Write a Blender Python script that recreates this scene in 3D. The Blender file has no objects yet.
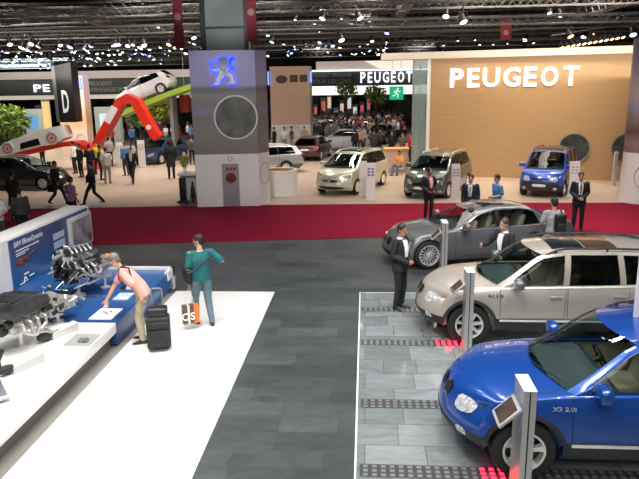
import bpy, bmesh, math, random
from mathutils import Vector, Matrix
from mathutils.bvhtree import BVHTree
random.seed(7)
C = bpy.context.scene.collection
PI = math.pi
V = Vector

# ------------------------------------------------------------ materials
def mat(name, col, rough=0.5, metal=0.0, emit=None, es=0.0, coat=0.0, spec=0.5):
    m = bpy.data.materials.new(name); m.use_nodes = True
    b = m.node_tree.nodes['Principled BSDF']
    b.inputs['Base Color'].default_value = (*col, 1)
    b.inputs['Roughness'].default_value = rough
    b.inputs['Metallic'].default_value = metal
    b.inputs['Specular IOR Level'].default_value = spec
    if coat: b.inputs['Coat Weight'].default_value = coat; b.inputs['Coat Roughness'].default_value = .04
    if emit: b.inputs['Emission Color'].default_value = (*emit, 1); b.inputs['Emission Strength'].default_value = es
    return m
def nodes(m): return m.node_tree.nodes, m.node_tree.links, m.node_tree.nodes['Principled BSDF']
def noisy(name, c1, c2, scale=5, rough=.6, detail=4, stretch=(1,1,1), metal=0, bump=0, spec=.5):
    m = mat(name, c1, rough, metal, spec=spec); N, Lk, b = nodes(m)
    tc = N.new('ShaderNodeTexCoord'); mp = N.new('ShaderNodeMapping'); mp.inputs['Scale'].default_value = stretch
    nz = N.new('ShaderNodeTexNoise'); nz.inputs['Scale'].default_value = scale; nz.inputs['Detail'].default_value = detail
    cr = N.new('ShaderNodeValToRGB'); cr.color_ramp.elements[0].position = .35; cr.color_ramp.elements[1].position = .65
    cr.color_ramp.elements[0].color = (*c1, 1); cr.color_ramp.elements[1].color = (*c2, 1)
    Lk.new(tc.outputs['Object'], mp.inputs['Vector']); Lk.new(mp.outputs['Vector'], nz.inputs['Vector'])
    Lk.new(nz.outputs['Fac'], cr.inputs['Fac']); Lk.new(cr.outputs['Color'], b.inputs['Base Color'])
    if bump:
        bp = N.new('ShaderNodeBump'); bp.inputs['Strength'].default_value = bump; bp.inputs['Distance'].default_value = .01
        Lk.new(nz.outputs['Fac'], bp.inputs['Height']); Lk.new(bp.outputs['Normal'], b.inputs['Normal'])
    return m
def paint(name, col, flake=0.35, rough=.32):
    m = mat(name, col, rough, flake, coat=1.0); N, Lk, b = nodes(m)
    tc = N.new('ShaderNodeTexCoord'); nz = N.new('ShaderNodeTexNoise'); nz.inputs['Scale'].default_value = 900
    mx = N.new('ShaderNodeMixRGB'); mx.inputs['Color1'].default_value = (*[c*.85 for c in col], 1); mx.inputs['Color2'].default_value = (*[min(1, c*1.15) for c in col], 1)
    Lk.new(tc.outputs['Object'], nz.inputs['Vector']); Lk.new(nz.outputs['Fac'], mx.inputs['Fac']); Lk.new(mx.outputs['Color'], b.inputs['Base Color'])
    return m
def glassmat(name, tint, opacity=.0, base=.06, rough=.02):
    m = bpy.data.materials.new(name); m.use_nodes = True; N = m.node_tree.nodes; Lk = m.node_tree.links; N.clear()
    out = N.new('ShaderNodeOutputMaterial'); tr = N.new('ShaderNodeBsdfTransparent'); tr.inputs['Color'].default_value = (*tint, 1)
    gl = N.new('ShaderNodeBsdfGlossy'); gl.inputs['Roughness'].default_value = rough
    lw = N.new('ShaderNodeLayerWeight'); lw.inputs['Blend'].default_value = .25
    ma = N.new('ShaderNodeMath'); ma.operation = 'MULTIPLY_ADD'; ma.inputs[1].default_value = .5; ma.inputs[2].default_value = base*.5
    mx = N.new('ShaderNodeMixShader'); Lk.new(lw.outputs['Fresnel'], ma.inputs[0]); Lk.new(ma.outputs[0], mx.inputs[0])
    Lk.new(tr.outputs[0], mx.inputs[1]); Lk.new(gl.outputs[0], mx.inputs[2]); Lk.new(mx.outputs[0], out.inputs['Surface'])
    return m
def bricks(name, c1, c2, mortar, bw, rh, msize, rough=.4, spec=.5, vein=.5, bump=0.0, coat=0, rot=0):
    m = mat(name, c1, rough, coat=coat, spec=spec); N, Lk, b = nodes(m)
    tc = N.new('ShaderNodeTexCoord'); mp = N.new('ShaderNodeMapping'); mp.inputs['Rotation'].default_value[2] = rot
    br = N.new('ShaderNodeTexBrick'); br.inputs['Scale'].default_value = 1; br.inputs['Brick Width'].default_value = bw; br.inputs['Row Height'].default_value = rh
    br.inputs['Mortar Size'].default_value = msize; br.inputs['Color1'].default_value = (*c1, 1); br.inputs['Color2'].default_value = (*c2, 1); br.inputs['Mortar'].default_value = (*mortar, 1)
    br.inputs['Bias'].default_value = 0; br.offset = .43; br.offset_frequency = 2; br.squash = .7; br.squash_frequency = 3
    Lk.new(tc.outputs['Object'], mp.inputs['Vector']); Lk.new(mp.outputs['Vector'], br.inputs['Vector'])
    nz = N.new('ShaderNodeTexNoise'); nz.inputs['Scale'].default_value = 2.2; nz.inputs['Detail'].default_value = 9; nz.inputs['Roughness'].default_value = .65; nz.inputs['Distortion'].default_value = .8
    mp2 = N.new('ShaderNodeMapping'); mp2.inputs['Scale'].default_value = (1, 2.4, 1); Lk.new(tc.outputs['Object'], mp2.inputs['Vector']); Lk.new(mp2.outputs['Vector'], nz.inputs['Vector'])
    mr = N.new('ShaderNodeMapRange'); mr.inputs['From Min'].default_value = .3; mr.inputs['From Max'].default_value = .7; mr.inputs['To Min'].default_value = 1-vein; mr.inputs['To Max'].default_value = 1+vein
    Lk.new(nz.outputs['Fac'], mr.inputs['Value'])
    mx = N.new('ShaderNodeMixRGB'); mx.blend_type = 'MULTIPLY'; mx.inputs['Fac'].default_value = 1
    Lk.new(br.outputs['Color'], mx.inputs['Color1']); Lk.new(mr.outputs['Result'], mx.inputs['Color2']); Lk.new(mx.outputs['Color'], b.inputs['Base Color'])
    if bump:
        bp = N.new('ShaderNodeBump'); bp.inputs['Strength'].default_value = bump; bp.inputs['Distance'].default_value = .004
        Lk.new(nz.outputs['Fac'], bp.inputs['Height']); Lk.new(bp.outputs['Normal'], b.inputs['Normal'])
    return m

# ------------------------------------------------------------ object helpers
def obj(name, bm, m, parent=None, angle=40, recalc=True):
    if isinstance(bm, bpy.types.Mesh): me = bm
    else:
        if recalc: bmesh.ops.recalc_face_normals(bm, faces=bm.faces)
        me = bpy.data.meshes.new(name); bm.to_mesh(me); bm.free()
        me.shade_smooth(); me.set_sharp_from_angle(angle=math.radians(angle))
    o = bpy.data.objects.new(name, me); C.objects.link(o)
    for q in (m if isinstance(m, (list, tuple)) else [m]): me.materials.append(q)
    if parent: o.parent = parent
    return o
def tag(o, label, cat, group=None, kind=None):
    o['label'] = label; o['category'] = cat
    if group: o['group'] = group
    if kind: o['kind'] = kind
    return o
def thing(name, label, cat, loc=(0,0,0), rotz=0, group=None):
    o = bpy.data.objects.new(name, None); C.objects.link(o); o.empty_display_size = .1
    o.location = loc; o.rotation_euler = (0,0,rotz); return tag(o, label, cat, group)
def struct(name, bm, m):
    o = obj(name, bm, m); o['kind'] = 'structure'; return o
def dup(root, loc=None, rotz=None, label=None, group=None, mats=None):
    def cp(o, par):
        c = o.copy(); C.objects.link(c)
        if par is not None: c.parent = par
        if mats:
            base = o.name.split('.')[0]
            if base in mats and c.type == 'MESH':
                c.material_slots[0].link = 'OBJECT'; c.material_slots[0].material = mats[base]
        for ch in o.children: cp(ch, c)
        return c
    r = cp(root, None)
    if loc is not None: r.location = loc
    if rotz is not None: r.rotation_euler = (0,0,rotz)
    if label: r['label'] = label
    if group: r['group'] = group
    elif 'group' in r and group is not None: del r['group']
    return r
def NB(): return bmesh.new()
def box(bm, c, s, rot=None, bev=0, mi=0, seg=2):
    r = bmesh.ops.create_cube(bm, size=1); vs = r['verts']
    M = Matrix.Translation(V(c)) @ (rot.to_4x4() if rot else Matrix()) @ Matrix.Diagonal((s[0], s[1], s[2], 1))
    bmesh.ops.transform(bm, matrix=M, verts=vs)
    fs = set(f for v in vs for f in v.link_faces)
    for f in fs: f.material_index = mi
    if bev:
        es = list(set(e for v in vs for e in v.link_edges))
        bmesh.ops.bevel(bm, geom=es+vs, offset=bev, segments=seg, affect='EDGES', profile=.6, material=mi)
def b2(bm, x0, x1, y0, y1, z0, z1, bev=0, mi=0): box(bm, ((x0+x1)/2, (y0+y1)/2, (z0+z1)/2), (abs(x1-x0), abs(y1-y0), abs(z1-z0)), bev=bev, mi=mi)
def frame_of(d, ref=None):
    d = V(d).normalized(); ref = V(ref) if ref is not None else (V((0,0,1)) if abs(d.z) < .9 else V((1,0,0)))
    a = ref.cross(d)
    if a.length < 1e-5: a = V((0,1,0)).cross(d)
    a.normalize(); return a, d.cross(a)
def rings(bm, rs, cap=True, closed=True, mi=0):
    L = [[bm.verts.new(p) for p in r] for r in rs]
    n = len(L[0])
    for i in range(len(L)-1):
        for k in range(n if closed else n-1):
            f = bm.faces.new((L[i][k], L[i][(k+1) % n], L[i+1][(k+1) % n], L[i+1][k])); f.material_index = mi
    if cap:
        for q in (L[0][::-1], L[-1]): bm.faces.new(q).material_index = mi
    return L
def ringp(c, a, b, ra, rb, n): return [V(c)+a*(ra*math.cos(2*PI*k/n))+b*(rb*math.sin(2*PI*k/n)) for k in range(n)]
def cyl(bm, p0, p1, r0, r1=None, n=16, mi=0):
    r1 = r0 if r1 is None else r1; a, b = frame_of(V(p1)-V(p0)); rings(bm, [ringp(p0, a, b, r0, r0, n), ringp(p1, a, b, r1, r1, n)], mi=mi)
def tube(bm, pts, r, n=8, mi=0, capsule=False):
    pts = [V(p) for p in pts]; m = len(pts); rr = r if isinstance(r, (list, tuple)) else [r]*m
    rs = []; pa = None
    for i, p in enumerate(pts):
        d = (pts[min(i+1, m-1)]-pts[max(i-1, 0)]).normalized()
        if pa is None: a, b = frame_of(d)
        else:
            a = (pa - d*pa.dot(d)); a = a.normalized() if a.length > 1e-5 else frame_of(d)[0]; b = d.cross(a)
        pa = a
        if i == 0 and capsule:
            for t in (.97, .7, .35): rs.append(ringp(p-d*rr[0]*math.sin(t*PI/2), a, b, rr[0]*math.cos(t*PI/2)+1e-4, rr[0]*math.cos(t*PI/2)+1e-4, n))
        rs.append(ringp(p, a, b, rr[i], rr[i], n))
        if i == m-1 and capsule:
            for t in (.35, .7, .97): rs.append(ringp(p+d*rr[i]*math.sin(t*PI/2), a, b, rr[i]*math.cos(t*PI/2)+1e-4, rr[i]*math.cos(t*PI/2)+1e-4, n))
    rings(bm, rs, mi=mi)
def lathe(bm, prof, c, axis, n=32, mi=0, cap=False):
    a, b = frame_of(axis); ax = V(axis).normalized(); c = V(c)
    rings(bm, [ringp(c+ax*h, a, b, r, r, n) for r, h in prof], cap=cap, mi=mi)
def ell(bm, c, r, M=None, n=16, m=10, mi=0):
    M = M or Matrix.Identity(3); c = V(c); rs = []
    for i in range(m+1):
        t = PI*(.03+.94*i/m); rs.append([c + M @ V((r[0]*math.sin(t)*math.cos(2*PI*k/n), r[1]*math.sin(t)*math.sin(2*PI*k/n), -r[2]*math.cos(t))) for k in range(n)])
    rings(bm, rs, mi=mi)
def prism(bm, poly, O, U, W, depth, mi=0):
    O, U, W = V(O), V(U), V(W); D = U.cross(W).normalized()*depth
    A = [bm.verts.new(O+U*u+W*w) for u, w in poly]; B = [bm.verts.new(v.co+D) for v in A]; n = len(A)
    bm.faces.new(A[::-1]).material_index = mi; bm.faces.new(B).material_index = mi
    for k in range(n): bm.faces.new((A[k], A[(k+1) % n], B[(k+1) % n], B[k])).material_index = mi
def quad(bm, *ps, mi=0):
    f = bm.faces.new([bm.verts.new(p) for p in ps]); f.material_index = mi
def evalmesh(me, mods):
    o = bpy.data.objects.new('tmp', me); C.objects.link(o)
    for typ, kw in mods:
        md = o.modifiers.new('m', typ)
        for k, v in kw.items(): setattr(md, k, v)
    dg = bpy.context.evaluated_depsgraph_get(); dg.update()
    r = bpy.data.meshes.new_from_object(o.evaluated_get(dg), preserve_all_data_layers=True, depsgraph=dg)
    bpy.data.objects.remove(o); return r
def remesh(bm, voxel, it=3, fac=.6, keep=None):
    bmesh.ops.recalc_face_normals(bm, faces=bm.faces)
    me = bpy.data.meshes.new('t'); bm.to_mesh(me); bm.free()
    mods = [('REMESH', dict(mode='VOXEL', voxel_size=voxel)), ('SMOOTH', dict(iterations=it, factor=fac))]
    if keep: mods.append(('DECIMATE', dict(ratio=keep)))
    r = evalmesh(me, mods); bpy.data.meshes.remove(me); r.shade_smooth(); return r
def chaikin(poly, it=2):
    for _ in range(it):
        q = []; n = len(poly)
        for i in range(n):
            a, b = poly[i], poly[(i+1) % n]
            q += [(a[0]*.8+b[0]*.2, a[1]*.8+b[1]*.2), (a[0]*.2+b[0]*.8, a[1]*.2+b[1]*.8)]
        poly = q
    return poly
def decal(bvh, poly, O, U, W, D, off=.004, step=.05, rnd=0):
    """thin sheet lying on a surface: convex 2-D outline thrown along D onto the bvh"""
    O, U, W, D = V(O), V(U), V(W), V(D).normalized()
    if rnd: poly = chaikin(poly, rnd)
    ar = sum(poly[i][0]*poly[(i+1) % len(poly)][1]-poly[(i+1) % len(poly)][0]*poly[i][1] for i in range(len(poly)))
    if ar < 0: poly = poly[::-1]
    us = [p[0] for p in poly]; ws = [p[1] for p in poly]
    nu = max(1, int((max(us)-min(us))/step)+1); nw = max(1, int((max(ws)-min(ws))/step)+1)
    bm = NB(); G = [[bm.verts.new((min(us)+(max(us)-min(us))*i/nu, min(ws)+(max(ws)-min(ws))*j/nw, 0)) for j in range(nw+1)] for i in range(nu+1)]
    for i in range(nu):
        for j in range(nw): bm.faces.new((G[i][j], G[i+1][j], G[i+1][j+1], G[i][j+1]))
    for i in range(len(poly)):
        a, b = poly[i], poly[(i+1) % len(poly)]; no = V((b[1]-a[1], -(b[0]-a[0]), 0))
        if no.length < 1e-6: continue
        bmesh.ops.bisect_plane(bm, geom=bm.verts[:]+bm.edges[:]+bm.faces[:], plane_co=(a[0], a[1], 0), plane_no=no, clear_outer=True)
    bad = []
    for v in bm.verts:
        p = O+U*v.co.x+W*v.co.y; h = bvh.ray_cast(p, D, 6)
        if h[0] is None: bad.append(v); continue
        n = h[1] if h[1].dot(D) < 0 else -h[1]
        v.co = h[0]+n*off
    bmesh.ops.delete(bm, geom=bad, context='VERTS')
    return bm
def herm(pts, x):
    if x <= pts[0][0]: return pts[0][1]
    if x >= pts[-1][0]: return pts[-1][1]
    n = len(pts)
    for i in range(n-1):
        if x <= pts[i+1][0]:
            x0, y0 = pts[i]; x1, y1 = pts[i+1]; h = x1-x0; s = (y1-y0)/h
            def tg(j):
                if j <= 0 or j >= n-1: return s
                a = (pts[j][1]-pts[j-1][1])/(pts[j][0]-pts[j-1][0]); b = (pts[j+1][1]-pts[j][1])/(pts[j+1][0]-pts[j][0])
                return 0 if a*b <= 0 else 2*a*b/(a+b)
            t = (x-x0)/h; m0, m1 = tg(i)*h, tg(i+1)*h
            return (2*t**3-3*t*t+1)*y0+(t**3-2*t*t+t)*m0+(-2*t**3+3*t*t)*y1+(t**3-t*t)*m1
_fontcache = {}
def text_bm(s, size, depth=.0, off=0.0, res=3):
    key = (s, size, depth, off)
    cu = bpy.data.curves.new('t', 'FONT'); cu.body = s; cu.size = size; cu.extrude = depth; cu.offset = off; cu.resolution_u = res
    cu.align_x = 'CENTER'; cu.align_y = 'CENTER'
    o = bpy.data.objects.new('t', cu); C.objects.link(o); dg = bpy.context.evaluated_depsgraph_get(); dg.update()
    me = bpy.data.meshes.new_from_object(o.evaluated_get(dg)); bpy.data.objects.remove(o); bpy.data.curves.remove(cu)
    return me
def text(name, s, size, O, U, W, m, parent=None, depth=.003, off=0, width=None):
    """flat lettering centred at O, running along U, up W"""
    me = text_bm(s, size, depth, off)
    U, W = V(U).normalized(), V(W).normalized()
    xs = [v.co.x for v in me.vertices]; sx = (width/(max(xs)-min(xs))) if width else 1
    N_ = U.cross(W); M = Matrix((( U.x*sx, W.x, N_.x, O[0]), (U.y*sx, W.y, N_.y, O[1]), (U.z*sx, W.z, N_.z, O[2]), (0,0,0,1)))
    me.transform(M); return obj(name, me, m, parent)

# ------------------------------------------------------------ palette
M_ = {}
M_['black'] = mat('satin black', (.012,.012,.013), .45)
M_['plastic'] = mat('dark grey plastic', (.022,.023,.025), .5)
M_['rubber'] = mat('tyre rubber', (.015,.015,.015), .75)
M_['alloy'] = mat('silver alloy', (.85,.84,.82), .3, .5)
M_['chrome'] = mat('chrome', (.8,.8,.82), .12, 1)
M_['lamp'] = noisy('headlamp glass', (.35,.37,.4), (.95,.96,.98), 30, .10, 2, metal=.35)
M_['red_lamp'] = mat('red lamp lens', (.5,.01,.01), .15, coat=1)
M_['white'] = mat('white lacquer', (.82,.82,.80), .35)
M_['white_matte'] = mat('white matte panel', (.78,.76,.72), .6)
M_['grey'] = mat('grey metal', (.32,.33,.34), .4, .4)
M_['lgrey'] = mat('light grey plastic', (.55,.55,.53), .45)
M_['screen'] = noisy('dark display', (.02,.025,.03), (.10,.06,.05), 4, .12)
M_['glass'] = glassmat('car glass', (.62,.72,.70), base=.05)
M_['dglass'] = glassmat('tinted car glass', (.16,.18,.18), base=.06)
M_['beige_int'] = mat('beige leather', (.50,.43,.30), .6)
M_['dark_int'] = mat('dark cabin plastic', (.06,.075,.08), .6)
M_['skin'] = mat('skin', (.62,.36,.25), .55)
M_['skin2'] = mat('tanned skin', (.42,.23,.15), .55)
M_['hair'] = mat('dark hair', (.018,.013,.010), .6)
M_['hairb'] = mat('brown hair', (.07,.04,.02), .6)
M_['hairg'] = mat('grey hair', (.16,.15,.14), .6)
M_['shoe'] = mat('black leather', (.015,.013,.012), .35)
M_['wood_red'] = mat('red lacquer', (.75,.03,.015), .35)
def cloth(name, c): return noisy(name, c, tuple(min(1, x*1.25+.004) for x in c), 9, .85, 3, bump=.2)
CL = dict(black=cloth('black cloth', (.012,.012,.014)), navy=cloth('navy cloth', (.015,.02,.04)), pink=cloth('pink cotton', (.70,.33,.30)), teal=cloth('teal cotton', (.008,.115,.125)),
  jeans=cloth('blue denim', (.10,.16,.20)), beige=cloth('beige cotton', (.42,.35,.25)), white=cloth('white cotton', (.75,.75,.74)), grey=cloth('grey cotton', (.33,.32,.31)), blue=cloth('blue cotton', (.07,.22,.48)),
  purple=cloth('mauve cotton', (.32,.16,.30)), yellow=cloth('yellow cloth', (.8,.6,.02)), dgrey=cloth('dark grey cloth', (.06,.06,.065)), brown=cloth('brown cloth', (.12,.07,.045)), orange=cloth('orange cloth', (.75,.33,.06)), red=cloth('red cloth', (.5,.03,.03)), olive=cloth('olive cloth', (.09,.10,.05)))
# ------------------------------------------------------------ cars
def wheel_meshes(R, rr, tw, style):
    bm = NB(); h = tw/2
    prof = [(rr, -h*.85), (rr+.02, -h), (R-.04, -h*1.0), (R-.012, -h*.86), (R, -h*.6), (R, 0), (R, h*.6), (R-.012, h*.86), (R-.04, h), (rr+.02, h), (rr, h*.85), (rr-.01, 0)]
    lathe(bm, prof+[prof[0]], (0,0,0), (0,1,0), 40)
    tyre = bpy.data.meshes.new('tyre'); bmesh.ops.recalc_face_normals(bm, faces=bm.faces); bm.to_mesh(tyre); bm.free(); tyre.shade_smooth(); tyre.set_sharp_from_angle(angle=.6)
    # outer face at -y
    bm = NB(); lathe(bm, [(rr+.004, -h*.9), (rr+.006, -h*.98), (rr-.02, -h*.98), (rr-.03, -h*.6), (rr-.035, h*.8)], (0,0,0), (0,1,0), 40, mi=0)
    lathe(bm, [(rr-.034, -h*.15), (.001, -h*.15)], (0,0,0), (0,1,0), 40, mi=1)
    n, w0, w1 = {'seven': (7, .055, .032), 'five': (5, .07, .11), 'multi': (16, .012, .012), 'plain': (5, .06, .07)}[style]
    for k in range(n):
        a = 2*PI*k/n+.2; ca, sa = math.cos(a), math.sin(a); T = V((-sa, 0, ca)); D = V((ca, 0, sa))
        def sec(r, w, y0, y1): return [D*r-T*w+V((0,y1,0)), D*r-T*w*.7+V((0,y0,0)), D*r+T*w*.7+V((0,y0,0)), D*r+T*w+V((0,y1,0))]
        m0 = .035
        if style in ('seven', 'plain'): rings(bm, [sec(.03, .03, -h*.8, -h*.4), sec(rr*.5, w1, -h*.86, -h*.4), sec(rr*.8, w1*.9, -h*.93, -h*.5), sec(rr-.015, w0*.75, -h*.95, -h*.4)])
        elif style == 'five': rings(bm, [sec(.03, .035, -h*.8, -h*.4), sec(rr*.45, .03, -h*.85, -h*.4), sec(rr*.75, .042, -h*.93, -h*.5), sec(rr-.015, .062, -h*.95, -h*.4)])
        else: rings(bm, [sec(.05, w0, -h*.8, -h*.4), sec(rr-.015, w1, -h*.94, -h*.5)])
    lathe(bm, [(.001, -h*.93), (.035, -h*.93), (.065, -h*.82), (.07, -h*.3)], (0,0,0), (0,1,0), 20)
    rim = bpy.data.meshes.new('rim'); bmesh.ops.recalc_face_normals(bm, faces=bm.faces); bm.to_mesh(rim); bm.free(); rim.shade_smooth(); rim.set_sharp_from_angle(angle=.5)
    return tyre, rim

def make_car(S, name, label, paintm, loc, rotz, group=None, detail=2):
    L, W, wb = S['L'], S['W'], S['wb']; fx = S['fx']; R = S.get('R', .36)
    ox = L/2
    top = lambda x: herm(S['top'], x); bot = lambda x: herm(S['bot'], x); hw = lambda x: herm(S['hw'], x); crown = lambda x: herm(S['crown'], x)
    side = lambda c: herm(S.get('side', [(0,.93),(.12,.975),(.4,1),(.7,.985),(.9,.955),(1,.925)]), c)
    fp = lambda c: herm(S.get('fprof', [(0,.10),(.2,.02),(.4,0),(.7,.04),(1,.13)]), c); rp = lambda c: herm(S.get('rprof', [(0,.12),(.2,.02),(.4,0),(.7,.03),(1,.10)]), c)
    bowf, bowr = S.get('bowf', .24), S.get('bowr', .14)
    xs = [0,.03,.09,.18,.3]; x = .45
    while x < L-.4: xs.append(x); x += .16
    xs += [L-.3,L-.18,L-.09,L-.03,L]
    cs = [0,.05,.15,.28,.42,.56,.7,.82,.91,.965,1]; bs = [-1,-.965,-.9,-.75,-.5,-.25,0,.25,.5,.75,.9,.965,1]
    nx, nc, nb = len(xs), len(cs), len(bs); vd = {}; bm = NB()
    def P(i, j, k):
        if (i,j,k) in vd: return vd[i,j,k]
        x, b, c = xs[i], bs[j], cs[k]; h = hw(x)*side(c); y = b*h; z = bot(x)+(top(x)-bot(x))*c+crown(x)*(1-b*b)*c**3
        kf = max(0, 1-x/.8)**1.5; kr = max(0, 1-(L-x)/.6)**1.5; ab = abs(b)**2.6
        x += kf*(bowf*ab+fp(c))-kr*(bowr*ab+rp(c))
        vd[i,j,k] = bm.verts.new((x-ox, y, z)); return vd[i,j,k]
    for i in range(nx-1):
        for k in range(nc-1):
            bm.faces.new((P(i,0,k),P(i+1,0,k),P(i+1,0,k+1),P(i,0,k+1))); bm.faces.new((P(i,nb-1,k+1),P(i+1,nb-1,k+1),P(i+1,nb-1,k),P(i,nb-1,k)))
        for j in range(nb-1):
            bm.faces.new((P(i,j,nc-1),P(i+1,j,nc-1),P(i+1,j+1,nc-1),P(i,j+1,nc-1))); bm.faces.new((P(i,j+1,0),P(i+1,j+1,0),P(i+1,j,0),P(i,j,0)))
    for j in range(nb-1):
        for k in range(nc-1):
            bm.faces.new((P(0,j,k),P(0,j,k+1),P(0,j+1,k+1),P(0,j+1,k))); bm.faces.new((P(nx-1,j+1,k),P(nx-1,j+1,k+1),P(nx-1,j,k+1),P(nx-1,j,k)))
    bmesh.ops.recalc_face_normals(bm, faces=bm.faces)
    me = bpy.data.meshes.new('b'); bm.to_mesh(me); bm.free()
    cut = NB(); RA = R+S.get('gap', .055)
    for wx in (fx, fx+wb):
        for s in (-1, 1): cyl(cut, (wx-ox, s*(W/2-.32), R), (wx-ox, s*(W/2+.2), R), RA, RA, 40)
    bmesh.ops.recalc_face_normals(cut, faces=cut.faces)
    cme = bpy.data.meshes.new('c'); cut.to_mesh(cme); cut.free(); co = bpy.data.objects.new('c', cme); C.objects.link(co)
    me2 = evalmesh(me, [('SUBSURF', dict(levels=1 if detail < 2 else 2, render_levels=2)), ('BOOLEAN', dict(operation='DIFFERENCE', object=co, solver='EXACT'))])
    bpy.data.objects.remove(co)
    bm = NB(); bm.from_mesh(me2)
    bvh = BVHTree.FromBMesh(bm)
    K = S['cabin']; cx0, cx1 = K[0][0]+.02, K[-1][0]-.02
    clad = S.get('clad')
    if clad:
        bmesh.ops.bisect_plane(bm, geom=bm.verts[:]+bm.edges[:]+bm.faces[:], plane_co=(0,0,clad), plane_no=(0,0,1))
    root = thing(name, label, 'car', loc, rotz, group)
    dele = []; low = []
    for f in bm.faces:
        c = f.calc_center_median(); n = f.normal; x = c.x+ox; f.smooth = True
        inside = False
        for wx in (fx, fx+wb):
            d = math.hypot(x-wx, c.z-R)
            if abs(c.y) > W/2-.34 and d < RA+.003 and (abs(d-RA) < .004 or (d < RA and abs(n.y) > .9 and abs(c.y) < W/2-.3)): inside = True
        if inside: f.material_index = 1; continue
        xw = K[0][4]+(K[0][1]-K[0][4])*(abs(c.y)/K[0][2])**2+.03
        if detail and xw < x < cx1-.05 and n.z > .72 and c.z > top(x)-.12 and abs(c.y) < hw(x)*side(1)-.09: dele.append(f); continue
        if clad and c.z < clad and abs(n.z) < .95: low.append(f)
    if clad:
        cb = NB(); mp = {}
        for f in low:
            vs = []
            for v in f.verts:
                if v not in mp: mp[v] = cb.verts.new(v.co)
                vs.append(mp[v])
            cb.faces.new(vs)
        obj('cladding', cb, S.get('cladmat', M_['plastic']), root, 35, recalc=False)
    bmesh.ops.delete(bm, geom=list(set(dele+low)), context='FACES')
    me3 = bpy.data.meshes.new('body'); bm.to_mesh(me3); bm.free(); me3.shade_smooth(); me3.set_sharp_from_angle(angle=math.radians(35))
    me3.materials.clear(); bo = obj('body', me3, [paintm, M_['black']], root)
    # cabin -------------------------------------------------------
    tags = {}
    def fc(tg, ps):
        t = tags.setdefault(tg, (NB(), {})); vs = []
        for p in ps:
            k = tuple(round(q, 4) for q in p)
            if k not in t[1]: t[1][k] = t[0].verts.new(p)
            if t[1][k] not in vs: vs.append(t[1][k])
        if len(vs) > 2:
            try: t[0].faces.new(vs)
            except ValueError: pass
    cols = []; NS = 4
    for q in range(len(K)-1):
        a, b = K[q], K[q+1]
        for s in range(NS if q < len(K)-2 else NS+1):
            t = s/NS; cols.append([a[m]+(b[m]-a[m])*t for m in range(6)]+[a[6], a[7]])
    # smooth the roof columns a little in z
    def col(cn, sg):
        Bx, Ex, Ey, Ez, Cx, Cz = cn[:6]
        B = V((Bx-ox, sg*(hw(Bx)*side(1)-.035), top(Bx)-.015)); E = V((Ex-ox, sg*Ey, Ez)); ln = max((E-B).length, .001)
        s0 = min(.03/ln, .3); s1 = min(.045/ln, .3)
        v = [0, s0]+[s0+(1-s0-s1)*i/4 for i in (1,2,3)]+[1-s1, 1]
        sd = [B.lerp(E, t)+V((0, sg*.03*math.sin(PI*t), 0)) for t in v]
        bb = [1, 1-.055/Ey, .75, .5, .25, 0]
        tp = [V((Cx-ox+(Ex-Cx)*b*b, sg*b*Ey, Cz+(Ez-Cz)*abs(b)**2.4)) for b in bb]
        return sd, tp
    for sg in (-1, 1):
        for q in range(len(cols)-1):
            a, b = cols[q], cols[q+1]; sa, ta = col(a, sg); sb, tb = col(b, sg); st, tt = a[6], a[7]
            for i in range(6):
                if st.startswith('window') and 1 <= i <= 4: tg = (st, sg)
                elif st == 'pillar' and 1 <= i <= 4: tg = ('pillar_trim', sg, q//4)
                else: tg = 'roof'
                fc(tg, [sa[i], sb[i], sb[i+1], sa[i+1]])
            for i in range(5):
                tg = tt if (tt in ('windshield', 'rear_window') and i >= 1) else 'roof'
                fc(tg, [ta[i], tb[i], tb[i+1], ta[i+1]])
    for tg, (b_, _) in tags.items():
        nm = tg if isinstance(tg, str) else ('pillar_trim' if tg[0] == 'pillar_trim' else 'side_window')
        m = {'roof': paintm, 'pillar_trim': S.get('pillarmat', M_['black']), 'windshield': M_['glass'] if detail else M_['dglass'], 'rear_window': M_['dglass']}.get(nm)
        if nm == 'side_window': m = M_['glass'] if (tg[0] == 'window_f' and detail) else M_['dglass']
        obj(nm, b_, m, root, 50)
    # wheels
    tyre, rim = S.setdefault('_wm', wheel_meshes(R, S.get('rr', R*.62), .225, S.get('style', 'plain')))
    for wx in (fx, fx+wb):
        for s in (-1, 1):
            w = bpy.data.objects.new('wheel', tyre); C.objects.link(w); w.parent = root; w.location = (wx-ox, s*(W/2-.135), R)
            if not tyre.materials: tyre.materials.append(M_['rubber'])
            if not rim.materials: rim.materials.append(M_['alloy']); rim.materials.append(M_['black'])
            if s > 0: w.rotation_euler = (0, 0, PI)
            r_ = bpy.data.objects.new('rim', rim); C.objects.link(r_); r_.parent = w
    # face of the car
    FD = (1, 0, 0); FO = (-ox-1, 0, 0); U, Z = (0,1,0), (0,0,1)
    def front(nm, poly, m, off=.006, d=None, o=None, rnd=2, par=root, step=.04):
        b_ = decal(bvh, poly, o or FO, U, Z, d or FD, off, step, rnd)
        if len(b_.faces): return obj(nm, b_, m, par, 50)
    def mir(poly): return [(-u, w) for u, w in poly]
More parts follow.
